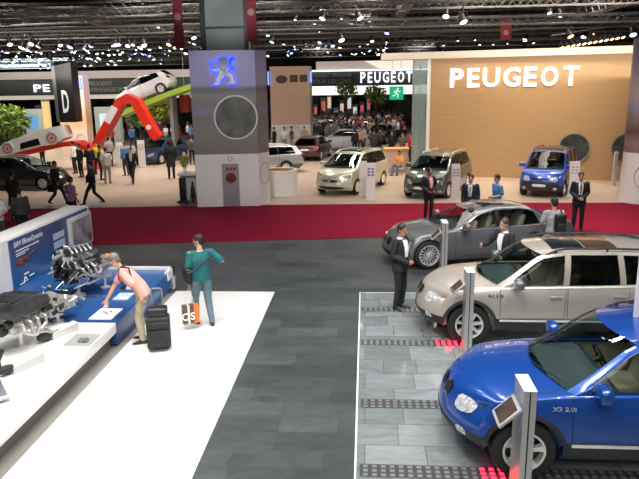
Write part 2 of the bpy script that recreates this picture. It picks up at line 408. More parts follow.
    for poly in S.get('head', []):
        for sg in (-1, 1):
            d = V((1, -.55*sg, 0)); pl = poly if sg > 0 else mir(poly)
            # thrown obliquely so that the lamp wraps the corner
            hl = front('headlight', pl, M_['lamp'], .008, d, V((-ox-1, .55*sg, 0)), 1)
            if hl and detail > 1:
                cu = sum(p[0] for p in pl)/len(pl); cw = sum(p[1] for p in pl)/len(pl)
                for k, dx in enumerate((-.07, .06)):
                    h = bvh.ray_cast(V((-ox-1, .55*sg+cu+dx, cw)), d.normalized())
                    if h[0]:
                        b_ = NB(); n = h[1]; lathe(b_, [(.048, .004), (.048, .012), (.040, .012), (.03, .016), (.001, .018)], h[0], n if n.x < 0 else -n, 20); obj('headlight_ring', b_, M_['lens_clear'], hl)
    for nm, poly, mk, off in S.get('front', []): front(nm, poly, M_[mk] if mk in M_ else paintm, off)
    for nm, poly, mk, off in S.get('front2', []):
        for pl in (poly, mir(poly)): front(nm, pl, M_[mk] if mk in M_ else paintm, off)
    for nm, poly, mk, off in S.get('rear2', []):
        for pl in (poly, mir(poly)): front(nm, pl, M_[mk], off, (-1,0,0), V((ox+1,0,0)))
    for nm, poly, mk, off in S.get('rear', []): front(nm, poly, M_[mk], off, (-1,0,0), V((ox+1,0,0)))
    # doors with seams
    for d0, d1, zb in S.get('doors', []):
        for s in (-1, 1):
            zt = lambda x: top(x)-.03
            arch = [(d0, zb), (d1[0], zb), (d1[1], zt(d1[1])), (d0, zt(d0))]
            if len(d1) > 2: arch = [(d0, zb), (d1[0], zb), (d1[1], d1[2]), (d1[1], zt(d1[1])), (d0, zt(d0))]
            cen = (sum(p[0] for p in arch)/len(arch), sum(p[1] for p in arch)/len(arch))
            o = V((-ox, s*2, 0)); sm = decal(bvh, arch, o, (1,0,0), Z, (0,-s,0), .0012, .08); obj('door_seam', sm, M_['black'], root)
            ins = [(p[0]+(.009 if p[0] < cen[0] else -.009), p[1]+(.008 if p[1] < cen[1] else -.004)) for p in arch]
            dn = obj('door', decal(bvh, ins, o, (1,0,0), Z, (0,-s,0), .0035, .08), paintm, root)
            hx = d1[1]-.17; h = bvh.ray_cast(V((hx-ox, s*2, zt(hx)-.13)), V((0,-s,0)))
            if h[0]:
                b_ = NB(); box(b_, h[0]+V((0, s*.022, 0)), (.19, .022, .032), bev=.009); obj('door_handle', b_, M_['chrome'] if S.get('chrome_handle') else paintm, dn)
    # bonnet seam lines
    if detail > 1:
        for s in (-1, 1):
            b_ = NB(); pts = []
            for i in range(12):
                x = .32+(K[0][0]-.05-.32)*i/11; yy = s*(hw(x)*.80 if i else hw(x)*.62)
                h = bvh.ray_cast(V((x-ox, yy, 3)), V((0,0,-1)))
                if h[0]: pts.append(h[0]+V((0,0,.001)))
            if len(pts) > 2: tube(b_, pts, .0035, 5); obj('bonnet_seam', b_, M_['black'], root)
    # mirrors
    mx = S['mirror']
    for s in (-1, 1):
        b_ = NB(); yb = hw(mx)*side(1); zb = top(mx)
        box(b_, (mx-ox+.02, s*(yb+.13), zb+.09), (.15, .25, .17), bev=.06, seg=3); me_ = obj('wing_mirror', b_, S.get('mirmat', paintm), root)
        b_ = NB(); tube(b_, [(mx-ox, s*(yb-.04), zb), (mx-ox+.01, s*(yb+.08), zb+.06)], .028, 8); obj('mirror_arm', b_, M_['black'], me_)
    # cladding arches / sills
    if clad:
        for wx in (fx, fx+wb):
            for s in (-1, 1):
                b_ = NB(); i_, o_ = [], []
                for q in range(25):
                    a = .0*PI+1.0*PI*q/24; ca, sa = math.cos(a), math.sin(a)
                    ro = RA+.045
                    def sy(r):
                        h = bvh.ray_cast(V((wx+ca*r-ox, s*2, R+sa*r)), V((0,-s,0)), 1.3)
                        return h[0].y if h[0] else s*W/2*.93
                    i_.append((wx+ca*(RA-.004)-ox, sy(RA+.01)+s*.016, R+sa*(RA-.004))); o_.append((wx+ca*ro-ox, sy(ro)+s*.008, R+sa*ro))
                inn = [(p[0], p[1]-s*.05, p[2]) for p in i_]; out = [(p[0], p[1]-s*.02, p[2]) for p in o_]
                rings(b_, [inn, i_, o_, out], cap=False, closed=False); obj('arch_flare', b_, S.get('cladmat', M_['plastic']), root)
        for s in (-1, 1):
            b_ = NB(); box(b_, ((fx+wb/2)-ox, s*(W/2-.012), clad-.035), (wb-2*RA-.16, .04, .035), bev=.01); obj('sill_strip', b_, M_['alloy'], root)
    if S.get('rails'):
        for s in (-1, 1):
            b_ = NB(); pts = []
            ks = S['rails']
            tb_ = [(k[1], k[2], k[3]) for k in K]
            for i in range(13):
                x = ks[0]+(ks[1]-ks[0])*i/12
                j = max(0, min(len(tb_)-2, next((n for n in range(len(tb_)-1) if tb_[n+1][0] >= x), len(tb_)-2)))
                t = (x-tb_[j][0])/(tb_[j+1][0]-tb_[j][0]); y = tb_[j][1]+(tb_[j+1][1]-tb_[j][1])*t; z = tb_[j][2]+(tb_[j+1][2]-tb_[j][2])*t
                lift = .055 if 0 < i < 12 else .0
                pts.append((x-ox, s*(y-.04), z+lift))
            tube(b_, pts, .019, 8)
            for i in (1, 6, 11): cyl(b_, pts[i], V(pts[i])-V((0,0,.06)), .018, .026, 8)
            obj('roof_rail', b_, M_[S.get('railmat', 'plastic')], root)
    if S.get('sunroof'):
        x0, x1, yy = S['sunroof']
        rf = next(c for c in root.children if c.name.split('.')[0] == 'roof'); rb = NB(); rb.from_mesh(rf.data); rv = BVHTree.FromBMesh(rb); rb.free()
        n = S.get('sunsplit', 1)
        for i in range(n):
            a, b = x0+(x1-x0)*i/n+.012, x0+(x1-x0)*(i+1)/n-.012
            obj('sunroof', decal(rv, [(a,-yy),(b,-yy),(b,yy),(a,yy)], (-ox,0,3), (1,0,0), (0,1,0), (0,0,-1), .006, .08), M_['gloss'] if i == 0 or n > 2 else M_['brown_glass'], root)
    # interior
    if detail:
        im = S.get('int', M_['dark_int']); x0, x1 = K[0][0], K[-1][0]
        b_ = NB(); zf = .42
        xa, xb = x0+.1, x1-.12; yw = W/2-.13
        quad(b_, (xa-ox,-yw,zf), (xb-ox,-yw,zf), (xb-ox,yw,zf), (xa-ox,yw,zf))
        for s in (-1, 1): quad(b_, (xa-ox,s*yw,zf), (xb-ox,s*yw,zf), (xb-ox,s*yw,top(xb)-.03), (xa-ox,s*yw,top(xa)-.03), mi=1)
        quad(b_, (xb-ox,-yw,zf), (xb-ox,yw,zf), (xb-ox,yw,top(xb)-.05), (xb-ox,-yw,top(xb)-.05))
        quad(b_, (xa-ox,-yw,zf), (xa-ox,yw,zf), (xa-ox,yw,top(xa)-.05), (xa-ox,-yw,top(xa)-.05))
        obj('cabin_lining', b_, [M_['dark_int'], im], root)
        b_ = NB(); zt = top(x0)-.02; xd = x0+.62
        rs = []
        for t in range(9):
            y = -yw+2*yw*t/8; hump = .05 if t in (2, 3) else 0
            rs.append([V((x0-.1-ox+(.0), y, zt-.02)), V((x0+.25-ox, y, zt+.0)), V((xd-.12-ox, y, zt+.015+hump)), V((xd-ox, y, zt-.06)), V((xd-.03-ox, y, zt-.4)), V((x0-.1-ox, y, zt-.4))])
        rings(b_, rs); obj('dashboard', b_, M_['dark_int'], root, 30)
        if detail > 1:
            b_ = NB(); a, b = frame_of((1, 0, .45)); c = V((xd+.10-ox, .36, zt-.04)); tube(b_, [c+a*(.185*math.cos(q*PI/12))+b*(.185*math.sin(q*PI/12)) for q in range(25)], .014, 6)
            cyl(b_, c, c-V((.16,0,.07)), .05, .03, 10); tube(b_, [c-a*.18, c+a*.18], .018, 6); obj('steering_wheel', b_, M_['black'], root)
        seat_rows = S.get('seats', [xd+.42, xd+1.25])
        for n, sx in enumerate(seat_rows):
            for sy in (-.36, .36):
                b_ = NB(); box(b_, (sx-ox, sy, .62), (.52, .50, .16), bev=.05, seg=3)
                box(b_, (sx+.30-ox, sy, .90), (.15, .48, .62), Matrix.Rotation(.28, 3, 'Y'), .06, seg=3)
                box(b_, (sx+.40-ox, sy, 1.30), (.10, .27, .17), Matrix.Rotation(.2, 3, 'Y'), .04, seg=3)
                cyl(b_, (sx+.36-ox, sy, 1.12), (sx+.39-ox, sy, 1.26), .03, .03, 8); cyl(b_, (sx-ox, sy, .42), (sx-ox, sy, .6), .15, .15, 10)
                obj('seat', b_, im, root)
    # wipers
    if detail:
        b_ = NB(); k0, k1 = K[0], K[1]
        def ws(t, b):
            g = [k0[m]+(k1[m]-k0[m])*t for m in range(6)]
            return (g[4]+(g[1]-g[4])*b*b-ox-.012, b*g[2], g[5]+(g[3]-g[5])*abs(b)**2.4+.014)
        tube(b_, [ws(.02, -.1), ws(.12, -.35), ws(.28, -.82)], .009, 5); tube(b_, [ws(.02, .75), ws(.12, .45), ws(.3, .0)], .009, 5)
        obj('wiper', b_, M_['black'], root)
    for f in S.get('extra', []): f(root, bvh, ox, locals())
    return root

SUV = dict(L=4.57, W=1.853, wb=2.795, fx=.86, R=.365, rr=.235, style='seven', clad=.50, gap=.06,
  top=[(0,.80),(.1,.86),(.35,.925),(.8,.98),(1.3,1.03),(2,1.045),(3,1.06),(4.1,1.09),(4.4,1.06),(4.57,1.0)],
  bot=[(0,.33),(.3,.27),(.8,.26),(3.4,.26),(4.2,.32),(4.57,.42)], hw=[(0,.80),(.2,.86),(.6,.91),(1,.926),(3.6,.926),(4.2,.90),(4.57,.84)],
  crown=[(0,.05),(.5,.085),(1.2,.07),(1.7,.0),(4.57,0)], bowf=.34, bowr=.16,
  cabin=[(1.36,1.36,.80,1.035,1.10,1.085,'fill','windshield'),(1.56,1.60,.765,1.20,1.34,1.235,'window_f','windshield'),(1.80,1.98,.69,1.47,1.72,1.525,'window_f','windshield'),(1.95,2.12,.665,1.545,1.90,1.60,'window_f','roof'),(2.42,2.46,.650,1.60,2.42,1.655,'pillar','roof'),
    (2.52,2.56,.648,1.605,2.52,1.665,'window_r','roof'),(3.36,3.32,.635,1.605,3.3,1.665,'pillar','roof'),(3.46,3.42,.63,1.60,3.42,1.66,'window_b','roof'),(4.04,3.92,.60,1.575,3.98,1.635,'fill','roof'),(4.26,4.20,.58,1.54,4.30,1.59,'fill','rear_window'),(4.44,4.43,.72,1.10,4.52,1.13,'fill','rear_window')],
  head=[[(.50,.70),(.62,.67),(.83,.70),(.88,.80),(.74,.845),(.52,.83)]],
  front2=[('kidney_rim',[(.035,.70),(.21,.71),(.25,.79),(.21,.865),(.04,.86)],'chrome',.010),('kidney_grille',[(.055,.715),(.20,.722),(.232,.79),(.20,.85),(.058,.845)],'black',.014),('fog_lamp',[(.55,.43),(.68,.43),(.68,.52),(.55,.52)],'lamp',.012)],
  front=[('air_intake',[(-.42,.36),(.42,.36),(.5,.50),(-.5,.50)],'black',.008)],
  rear2=[('tail_light',[(.55,.85),(.80,.82),(.80,1.02),(.60,1.03)],'red_lamp',.01)],
  doors=[(1.36,(2.44,2.46),.51),(2.48,(3.20,3.50,.78),.51)], mirror=1.62, rails=(2.15,4.2), chrome_handle=False, seats=[2.35,3.2])
SEDAN = dict(L=5.06, W=1.9, wb=2.99, fx=.88, R=.36, rr=.255, style='multi', gap=.04,
  top=[(0,.68),(.12,.74),(.4,.80),(1,.88),(1.5,.93),(2.5,.95),(3.6,.97),(4.2,1.0),(4.8,.98),(5.06,.93)],
  bot=[(0,.24),(.3,.2),(.8,.19),(3.6,.19),(4.4,.24),(5.06,.32)], hw=[(0,.82),(.2,.88),(.6,.93),(1,.95),(3.8,.95),(4.5,.92),(5.06,.84)],
  crown=[(0,.03),(.5,.08),(1.3,.06),(1.9,.0),(3.9,0),(4.3,.05),(5.06,.05)], bowf=.36, bowr=.2,
  cabin=[(1.55,1.55,.82,.94,1.28,1.0,'fill','windshield'),(1.80,1.85,.78,1.09,1.56,1.14,'window_f','windshield'),(2.1,2.25,.70,1.31,2.02,1.36,'window_f','roof'),(2.65,2.68,.66,1.40,2.65,1.455,'pillar','roof'),
    (2.72,2.75,.66,1.405,2.72,1.46,'window_f','roof'),(3.45,3.38,.65,1.40,3.4,1.455,'window_f','roof'),(3.85,3.70,.66,1.33,3.66,1.40,'fill','rear_window'),(4.15,4.10,.72,1.13,4.16,1.20,'fill','rear_window'),(4.40,4.40,.80,1.0,4.52,1.05,'fill','rear_window')],
  head=[[(.48,.57),(.84,.60),(.90,.68),(.74,.715),(.5,.70)]],
  front2=[('kidney_rim',[(.03,.52),(.24,.53),(.28,.62),(.22,.70),(.035,.70)],'chrome',.010),('kidney_grille',[(.05,.535),(.22,.545),(.255,.62),(.21,.685),(.052,.685)],'black',.014)],
  front=[('air_intake',[(-.5,.27),(.5,.27),(.6,.38),(-.6,.38)],'black',.008)],
  rear2=[('tail_light',[(.45,.74),(.82,.74),(.82,.90),(.5,.92)],'red_lamp',.01)],
  doors=[(1.55,(2.66,2.68),.30),(2.70,(3.35,3.75,.66),.30)], mirror=1.78, seats=[2.25,3.15], sunroof=(2.45,3.1,.42), chrome_handle=True)
MINIVAN = dict(L=4.72, W=1.85, wb=2.82, fx=.94, R=.33, rr=.21, style='plain', gap=.04,
  top=[(0,.78),(.1,.84),(.4,.94),(.9,1.07),(1.3,1.12),(2.2,1.10),(3.5,1.12),(4.4,1.14),(4.72,1.1)],
  bot=[(0,.26),(.3,.21),(.8,.2),(3.4,.2),(4.2,.24),(4.72,.36)], hw=[(0,.76),(.2,.83),(.6,.89),(1,.915),(3.8,.925),(4.4,.9),(4.72,.86)],
  crown=[(0,.03),(.5,.07),(1.1,.06),(1.5,.0),(4.72,0)], bowf=.38, bowr=.16,
  cabin=[(1.02,1.02,.82,1.10,.72,1.12,'fill','windshield'),(1.35,1.40,.76,1.30,1.10,1.34,'window_f','windshield'),(1.65,1.85,.69,1.56,1.62,1.61,'window_f','roof'),(2.1,2.15,.67,1.64,2.1,1.70,'pillar','roof'),(2.2,2.25,.67,1.65,2.2,1.72,'window_r','roof'),
    (3.15,3.12,.665,1.66,3.1,1.73,'pillar','roof'),(3.25,3.22,.66,1.66,3.2,1.73,'window_b','roof'),(4.25,4.12,.63,1.62,4.2,1.69,'fill','roof'),(4.45,4.38,.60,1.57,4.46,1.62,'fill','rear_window'),(4.62,4.60,.76,1.14,4.68,1.16,'fill','rear_window')],
  head=[[(.42,.60),(.66,.62),(.86,.70),(.88,.78),(.70,.77),(.44,.68)]],
  front=[('air_intake',[(-.56,.30),(.56,.30),(.60,.41),(-.60,.41)],'black',.01),('grille',[(-.34,.59),(.34,.59),(.38,.68),(-.38,.68)],'black',.008),('grille_bar',[(-.36,.625),(.36,.625),(.37,.645),(-.37,.645)],'chrome',.016),('badge',[(-.07,.60),(.07,.60),(.07,.72),(-.07,.72)],'chrome',.02),('licence_plate',[(-.26,.44),(.26,.44),(.26,.53),(-.26,.53)],'plate',.012)],
  front2=[('fog_lamp',[(.66,.30),(.76,.30),(.76,.38),(.66,.38)],'lamp',.012)], rear2=[('tail_light',[(.66,.8),(.84,.8),(.80,1.2),(.68,1.2)],'red_lamp',.01)],
  doors=[(1.25,(2.14,2.16),.30),(2.20,(3.10,3.22),.30)], mirror=1.35, rails=(2.1,4.15), railmat='alloy', seats=[2.1,3.1], sunroof=(2.05,3.2,.5))
VAN = dict(L=4.14, W=1.74, wb=2.69, fx=.80, R=.32, rr=.19, style='plain', clad=.50, gap=.04,
  top=[(0,.86),(.1,.92),(.4,.99),(.85,1.06),(1.2,1.09),(2.2,1.09),(3.9,1.12),(4.14,1.1)],
  bot=[(0,.26),(.3,.22),(.8,.22),(3.4,.22),(4.14,.32)], hw=[(0,.74),(.2,.81),(.5,.855),(1,.87),(3.9,.87),(4.14,.85)],
  crown=[(0,.05),(.5,.08),(.9,.05),(1.2,.0),(4.14,0)], bowf=.26, bowr=.08, pillarmat=None,
  cabin=[(.98,.98,.80,1.07,.80,1.12,'fill','windshield'),(1.14,1.18,.77,1.28,1.02,1.32,'window_f','windshield'),(1.40,1.55,.71,1.66,1.42,1.72,'window_f','roof'),(1.98,2.0,.69,1.73,1.98,1.79,'fill','roof'),(2.12,2.12,.69,1.74,2.1,1.80,'window_r','roof'),
    (2.85,2.85,.685,1.75,2.8,1.81,'fill','roof'),(3.0,3.0,.685,1.75,3,1.81,'window_b','roof'),(3.8,3.78,.67,1.74,3.8,1.79,'fill','roof'),(4.0,3.96,.66,1.71,4.0,1.75,'fill','rear_window'),(4.08,4.08,.78,1.12,4.10,1.13,'fill','rear_window')],
  head=[[(.42,.68),(.72,.66),(.80,.72),(.80,.86),(.62,.86),(.44,.78)]],
  front=[('grille',[(-.36,.72),(.36,.72),(.42,.80),(-.42,.80)],'black',.01),('bumper',[(-.70,.30),(.70,.30),(.72,.64),(-.72,.64)],'plastic',.02),('licence_plate',[(-.26,.46),(.26,.46),(.26,.56),(-.26,.56)],'plate',.03),('badge',[(-.06,.71),(.06,.71),(.06,.83),(-.06,.83)],'chrome',.02)],
  front2=[('fog_lamp',[(.52,.34),(.64,.34),(.64,.44),(.52,.44)],'lamp',.03)], rear2=[('tail_light',[(.70,.8),(.82,.8),(.80,1.2),(.70,1.2)],'red_lamp',.01)],
  doors=[(1.02,(2.0,2.02),.50),(2.06,(3.0,3.02),.50)], mirror=1.14, rails=(1.7,3.8), railmat='plastic', seats=[1.75,2.7], sunroof=(1.75,3.5,.55), sunsplit=4)
HATCH = dict(L=4.3, W=1.76, wb=2.6, fx=.84, R=.32, rr=.21, style='plain', gap=.04,
  top=[(0,.62),(.1,.70),(.4,.80),(1,.92),(1.4,.96),(2.5,.97),(3.8,1.02),(4.15,1.0),(4.3,.94)],
  bot=[(0,.24),(.3,.19),(3.6,.19),(4.3,.32)], hw=[(0,.70),(.2,.79),(.6,.86),(1,.88),(3.6,.88),(4.1,.85),(4.3,.8)],
  crown=[(0,.03),(.5,.07),(1.1,.05),(1.5,.0),(4.3,0)], bowf=.36, bowr=.2,
  cabin=[(1.12,1.12,.76,.94,.82,.97,'fill','windshield'),(1.45,1.5,.70,1.14,1.22,1.18,'window_f','windshield'),(1.75,1.95,.63,1.37,1.72,1.42,'window_f','roof'),(2.25,2.28,.61,1.44,2.25,1.49,'pillar','roof'),(2.32,2.35,.61,1.44,2.32,1.495,'window_r','roof'),
    (3.1,3.02,.60,1.42,3.05,1.47,'window_b','roof'),(3.6,3.45,.57,1.37,3.55,1.42,'fill','roof'),(3.8,3.7,.56,1.33,3.85,1.37,'fill','rear_window'),(4.08,4.05,.68,1.0,4.15,1.04,'fill','rear_window')],
  head=[[(.40,.52),(.66,.54),(.82,.62),(.84,.70),(.64,.66),(.42,.58)]],
  front=[('air_intake',[(-.56,.26),(.56,.26),(.62,.44),(-.62,.44)],'black',.01),('grille',[(-.2,.50),(.2,.50),(.24,.56),(-.24,.56)],'black',.01)],
  rear2=[('tail_light',[(.5,.78),(.78,.74),(.80,.92),(.6,.96)],'red_lamp',.01)], rear=[('licence_plate',[(-.26,.66),(.26,.66),(.26,.78),(-.26,.78)],'plate',.012)],
  doors=[(1.2,(2.26,2.28),.28),(2.3,(2.9,3.2,.6),.28)], mirror=1.42, seats=[1.95,2.75])
def variant(S, **kw):
    d = {k: v for k, v in S.items() if k != '_wm'}; d.update(kw); return d
def stretch(S, k0, add, ztail):  # an estate: longer flat roof at the tail
    return S
M_['lens_clear'] = mat('clear lamp lens', (.70,.73,.78), .06, .5, coat=1)
M_['brown_glass'] = mat('brown roof panel', (.07,.035,.022), .15, coat=.6)
M_['plate'] = mat('pale plate', (.7,.7,.66), .5)
M_['gloss'] = mat('dark roof glass', (.012,.014,.016), .12, spec=.35)
VAN['pillarmat'] = M_['black']
WAGON = variant(HATCH, L=4.75, wb=2.72, top=[(0,.62),(.1,.70),(.4,.80),(1,.92),(1.4,.96),(2.5,.98),(4.2,1.02),(4.6,1.0),(4.75,.94)], hw=[(0,.70),(.2,.79),(.6,.86),(1,.88),(4.0,.88),(4.5,.85),(4.75,.8)], bot=[(0,.24),(.3,.19),(4.0,.19),(4.75,.32)], crown=[(0,.03),(.5,.07),(1.1,.05),(1.5,.0),(4.75,0)],
  cabin=[(1.12,1.12,.76,.94,.82,.97,'fill','windshield'),(1.45,1.5,.70,1.14,1.22,1.18,'window_f','windshield'),(1.75,1.95,.63,1.37,1.72,1.42,'window_f','roof'),(2.25,2.28,.61,1.44,2.25,1.49,'pillar','roof'),(2.32,2.35,.61,1.44,2.32,1.495,'window_r','roof'),
    (3.15,3.12,.60,1.45,3.1,1.50,'pillar','roof'),(3.22,3.2,.6,1.45,3.2,1.50,'window_b','roof'),(4.15,3.95,.57,1.41,4.05,1.46,'fill','roof'),(4.35,4.25,.56,1.37,4.35,1.40,'fill','rear_window'),(4.58,4.55,.70,1.0,4.64,1.04,'fill','rear_window')], rails=(2.1,4.0), railmat='alloy')
# ------------------------------------------------------------ people
STAND = dict(pelvis=(0,0,.95), waist=(0,0,1.08), chest=(0,.0,1.30), neckb=(0,-.01,1.47), head=(0,.03,1.635), face=(0,1,-.05),
  shL=(-.185,0,1.42), elL=(-.235,-.03,1.14), wrL=(-.225,.06,.90), shR=(.185,0,1.42), elR=(.235,-.03,1.14), wrR=(.225,.06,.90),
  hipL=(-.09,0,.92), knL=(-.105,.025,.50), anL=(-.11,-.03,.09), hipR=(.09,0,.92), knR=(.105,.025,.50), anR=(.11,-.03,.09), toeL=(-.25,1), toeR=(.25,1),
  handL=None, handR=None, curl=.5)
def pose(**k): d = dict(STAND); d.update(k); return d
WALK = pose(pelvis=(0,0,.93), hipL=(-.09,0,.9), hipR=(.09,0,.9), knL=(-.09,.22,.53), anL=(-.09,.36,.12), knR=(.09,-.02,.48), anR=(.09,-.34,.16), elL=(-.24,-.14,1.16), wrL=(-.24,-.16,.91), elR=(.24,.04,1.15), wrR=(.23,.22,.95))
TALK = pose(elL=(-.25,-.02,1.15), wrL=(-.14,.20,1.10), elR=(.24,-.05,1.14), wrR=(.20,.10,.92), anR=(.15,.05,.09), knR=(.13,.06,.5))
ARMSUP = pose(elL=(-.25,.05,1.17), wrL=(-.08,.22,1.25), elR=(.25,.05,1.17), wrR=(.08,.22,1.25))
SIT = pose(pelvis=(0,0,.50), waist=(0,0,.63), chest=(0,.02,.85), neckb=(0,.03,1.02), head=(0,.07,1.18), shL=(-.185,.02,.97), shR=(.185,.02,.97), elL=(-.24,.10,.72), wrL=(-.13,.32,.66), elR=(.24,.10,.72), wrR=(.13,.32,.66),
  hipL=(-.09,0,.48), hipR=(.09,0,.48), knL=(-.14,.42,.50), anL=(-.13,.40,.09), knR=(.14,.42,.50), anR=(.13,.48,.09))
def make_person(name, label, P, near=0, skin='skin', hair='hair', top='black', topkind='jacket', legs='black', shirt=None, tie=None, shoes='shoe', long_hair=False, loc=(0,0,0), rotz=0, group=None, scale=1.0, legkind='trousers', cat='person'):
    J = {k: (V(v) if isinstance(v, tuple) and len(v) == 3 else v) for k, v in P.items()}
    vx = {0: .026, 1: .014, 2: .0075}[near]; n = 8 if near == 0 else 14
    root = thing(name, label, cat, loc, rotz, group)
    fwd = V(J['face']).normalized(); up = (J['head']-J['neckb']).normalized(); rt = fwd.cross(V((0,0,1))).normalized(); hu = rt.cross(fwd)
    M = Matrix((rt, fwd, hu)).transposed(); hc = J['head']
    # shape of trunk
    def trunk(bm, g, zb=None, low=0.0, flare=0):
        hip = (J['hipR']-J['hipL']).normalized(); sh = (J['shR']-J['shL']).normalized()
        cs = []
        dn = (J['pelvis']-J['waist']).normalized()
        if low: cs.append((J['pelvis']+dn*low, hip, .172+g+flare, .118+g+flare))
        cs += [(J['pelvis']+dn*.04, hip, .168+g+flare*.6, .122+g+flare*.6), (J['waist'], hip.lerp(sh, .3), .155+g, .115+g), (J['chest'], sh, .172+g, .122+g), ((J['shL']+J['shR'])/2-V((0,0,.02)), sh, .165+g, .088+g), ((J['shL']+J['shR'])/2+(J['neckb']-J['chest']).normalized()*.035, sh, .10+g*.6, .066+g*.6)]
        rs = []
        for i, (c, a, ra, rb) in enumerate(cs):
            t = (cs[min(i+1, len(cs)-1)][0]-cs[max(i-1, 0)][0]).normalized(); a2 = (a-t*a.dot(t)).normalized(); b = t.cross(a2); rs.append(ringp(c, a2, b, ra, rb, 20))
        rings(bm, rs)
    def arm(bm, s, g, end=1.0, r=(.050,.043,.033,.024)):
        a, b, c = J['sh'+s], J['el'+s], J['wr'+s]
        if end < .6: tube(bm, [a.lerp(J['neckb'], .35)-V((0,0,.02)), a, a.lerp(b, end/.5*.98)], [r[0]+g, r[0]+g+.006, r[1]+g*1.6+.006], n, capsule=True)
        else: tube(bm, [a, a.lerp(b, .5), b, b.lerp(c, .35), b.lerp(c, min(1, (end-.5)*2))], [r[0]+g, r[0]*.92+g, r[1]*.9+g, r[1]*.9+g, r[3]+g], n, capsule=True)
    def leg(bm, s, g, end=1):
        a, b, c = J['hip'+s], J['kn'+s], J['an'+s]
        tube(bm, [a+V((0,0,.0)), a.lerp(b, .4), b, b.lerp(c, .3), c if end == 1 else b.lerp(c, end)], [.082+g, .074+g, .054+g, .052+g, .034+g*1.4], n, capsule=True)
    bm = NB(); trunk(bm, -.012); g0 = -.006
    for s in 'LR': arm(bm, s, 0); leg(bm, s, g0)
    tube(bm, [J['neckb']-V((0,0,.04)), J['neckb'].lerp(hc, .75)], .052, n)
    ell(bm, hc+hu*.02, (.073, .093, .108), M, 18, 14); ell(bm, hc+fwd*.022-hu*.062, (.052, .066, .058), M, 14, 10)
    if near:
        tube(bm, [hc+fwd*.088+hu*.02, hc+fwd*.108-hu*.022], [.009,.015], 8, capsule=True)
        for s in (-1, 1): ell(bm, hc+rt*(.074*s)-fwd*.012+hu*.0, (.010, .022, .032), M, 10, 8)
        tube(bm, [hc-rt*.02+fwd*.086-hu*.062, hc+rt*.02+fwd*.086-hu*.062], .008, 8, capsule=True)
    # hands
    for s in 'LR':
        w = J['wr'+s]; el = J['el'+s]; d = J['hand'+s] and V(J['hand'+s]).normalized() or (w-el).normalized()
        sg = -1 if s == 'L' else 1
        inn = V((-sg, 0, 0)); pn = (inn-d*inn.dot(d)); pn = pn.normalized() if pn.length > .3 else V((0,1,0)).cross(d).normalized()   # palm normal
        sd = d.cross(pn)*(1 if (d.cross(pn)).dot(V((0,1,0))+V((0,0,.3))) > 0 else -1)                                        # thumb side
        pm = Matrix((sd, pn, d)).transposed(); ell(bm, w+d*.05, (.042, .019, .055), pm, 12, 8)
        tube(bm, [w-d*.02, w+d*.02], [.025,.026], 10)
        if near == 0: ell(bm, w+d*.12+pn*.015, (.036, .020, .05), pm, 10, 8); continue
        c = J['curl']
        for q, (o, ln) in enumerate(((.033,.070),(.011,.080),(-.011,.074),(-.033,.058))):
            p0 = w+d*.085+sd*o*.85; a1 = c*(.5+.1*q); a2 = a1+c*.9; sp = sd*(o*.12)
            p1 = p0+(d*math.cos(a1)+pn*math.sin(a1))*ln*.55+sp; p2 = p1+(d*math.cos(a2)+pn*math.sin(a2))*ln*.5+sp
            tube(bm, [p0-d*.02, p0, p1, p2], [.010,.0100,.0092,.0082], 8, capsule=True)
        t0 = w+d*.03+sd*.03; t1 = t0+(sd*.8+d*.7+pn*.4)*.035; t2 = t1+(d*.9+sd*.25+pn*.5)*.032
        tube(bm, [t0, t1, t2], [.013,.011,.0092], 8, capsule=True)
    obj('body', remesh(bm, vx, 2 if near else 3, .5), M_[skin], root)
    # eyes and hair
    if near:
        bm = NB()
        for s in (-1, 1): ell(bm, hc+rt*(.030*s)+fwd*.087+hu*.018, (.013,.006,.006), M, 8, 6)
        obj('eyes', bm, M_['black'], root)
        bm = NB()
        for s in (-1, 1): tube(bm, [hc+rt*(.016*s)+fwd*.094+hu*.038, hc+rt*(.045*s)+fwd*.084+hu*.036], .004, 6)
        tube(bm, [hc-rt*.022+fwd*.094-hu*.062, hc+rt*.022+fwd*.094-hu*.062], .003, 6)
        obj('face_lines', bm, M_['hairb'], root)
    bm = NB(); ell(bm, hc-fwd*.016+hu*.048, (.086, .100, .094), M, 18, 12); ell(bm, hc-fwd*.045-hu*.0, (.074, .060, .085), M, 14, 10)
    if long_hair: ell(bm, hc-fwd*.05-hu*.10, (.08, .05, .15), M, 14, 10)
    obj('hair', remesh(bm, max(vx, .012), 2, .5), M_[hair], root)
    # trousers / skirt
    bm = NB(); g = .014
    hip = (J['hipR']-J['hipL']).normalized(); dn = (J['pelvis']-J['waist']).normalized(); f2 = hip.cross(dn).normalized()
    rings(bm, [ringp(J['pelvis']-dn*.09, hip, f2, .150, .108, 18), ringp(J['pelvis'], hip, f2, .172, .12, 18), ringp(J['pelvis']+dn*.07, hip, f2, .165, .115, 18)])
    for s in 'LR': leg(bm, s, g)
    obj(legkind, remesh(bm, max(vx, .016), 3, .5), CL[legs], root)
    for s in 'LR':
        bm = NB(); a = J['an'+s]; t = V((*J['toe'+s], 0)).normalized(); sdv = V((-t.y, t.x, 0)); z0 = max(0, a.z-.09)
        tube(bm, [a+V((0,0,.02)), a-V((0,0,.03))], [.042,.046], 12)
        rs = []
        for q, w_, h in ((-.07,.03,.05),(-.05,.038,.07),(.03,.042,.075),(.10,.046,.05),(.16,.042,.035),(.195,.02,.02)):
            c = V((a.x, a.y, 0))+t*q; rs.append([c+sdv*(w_*math.cos(2*PI*k/14))+V((0,0,z0+.001+h/2+h/2*math.sin(2*PI*k/14))) for k in range(14)])
        rings(bm, rs); obj('shoe', remesh(bm, .013, 2, .4), M_[shoes] if shoes in M_ else CL[shoes], root)
    # upper garment
    bm = NB(); jk = topkind == 'jacket'
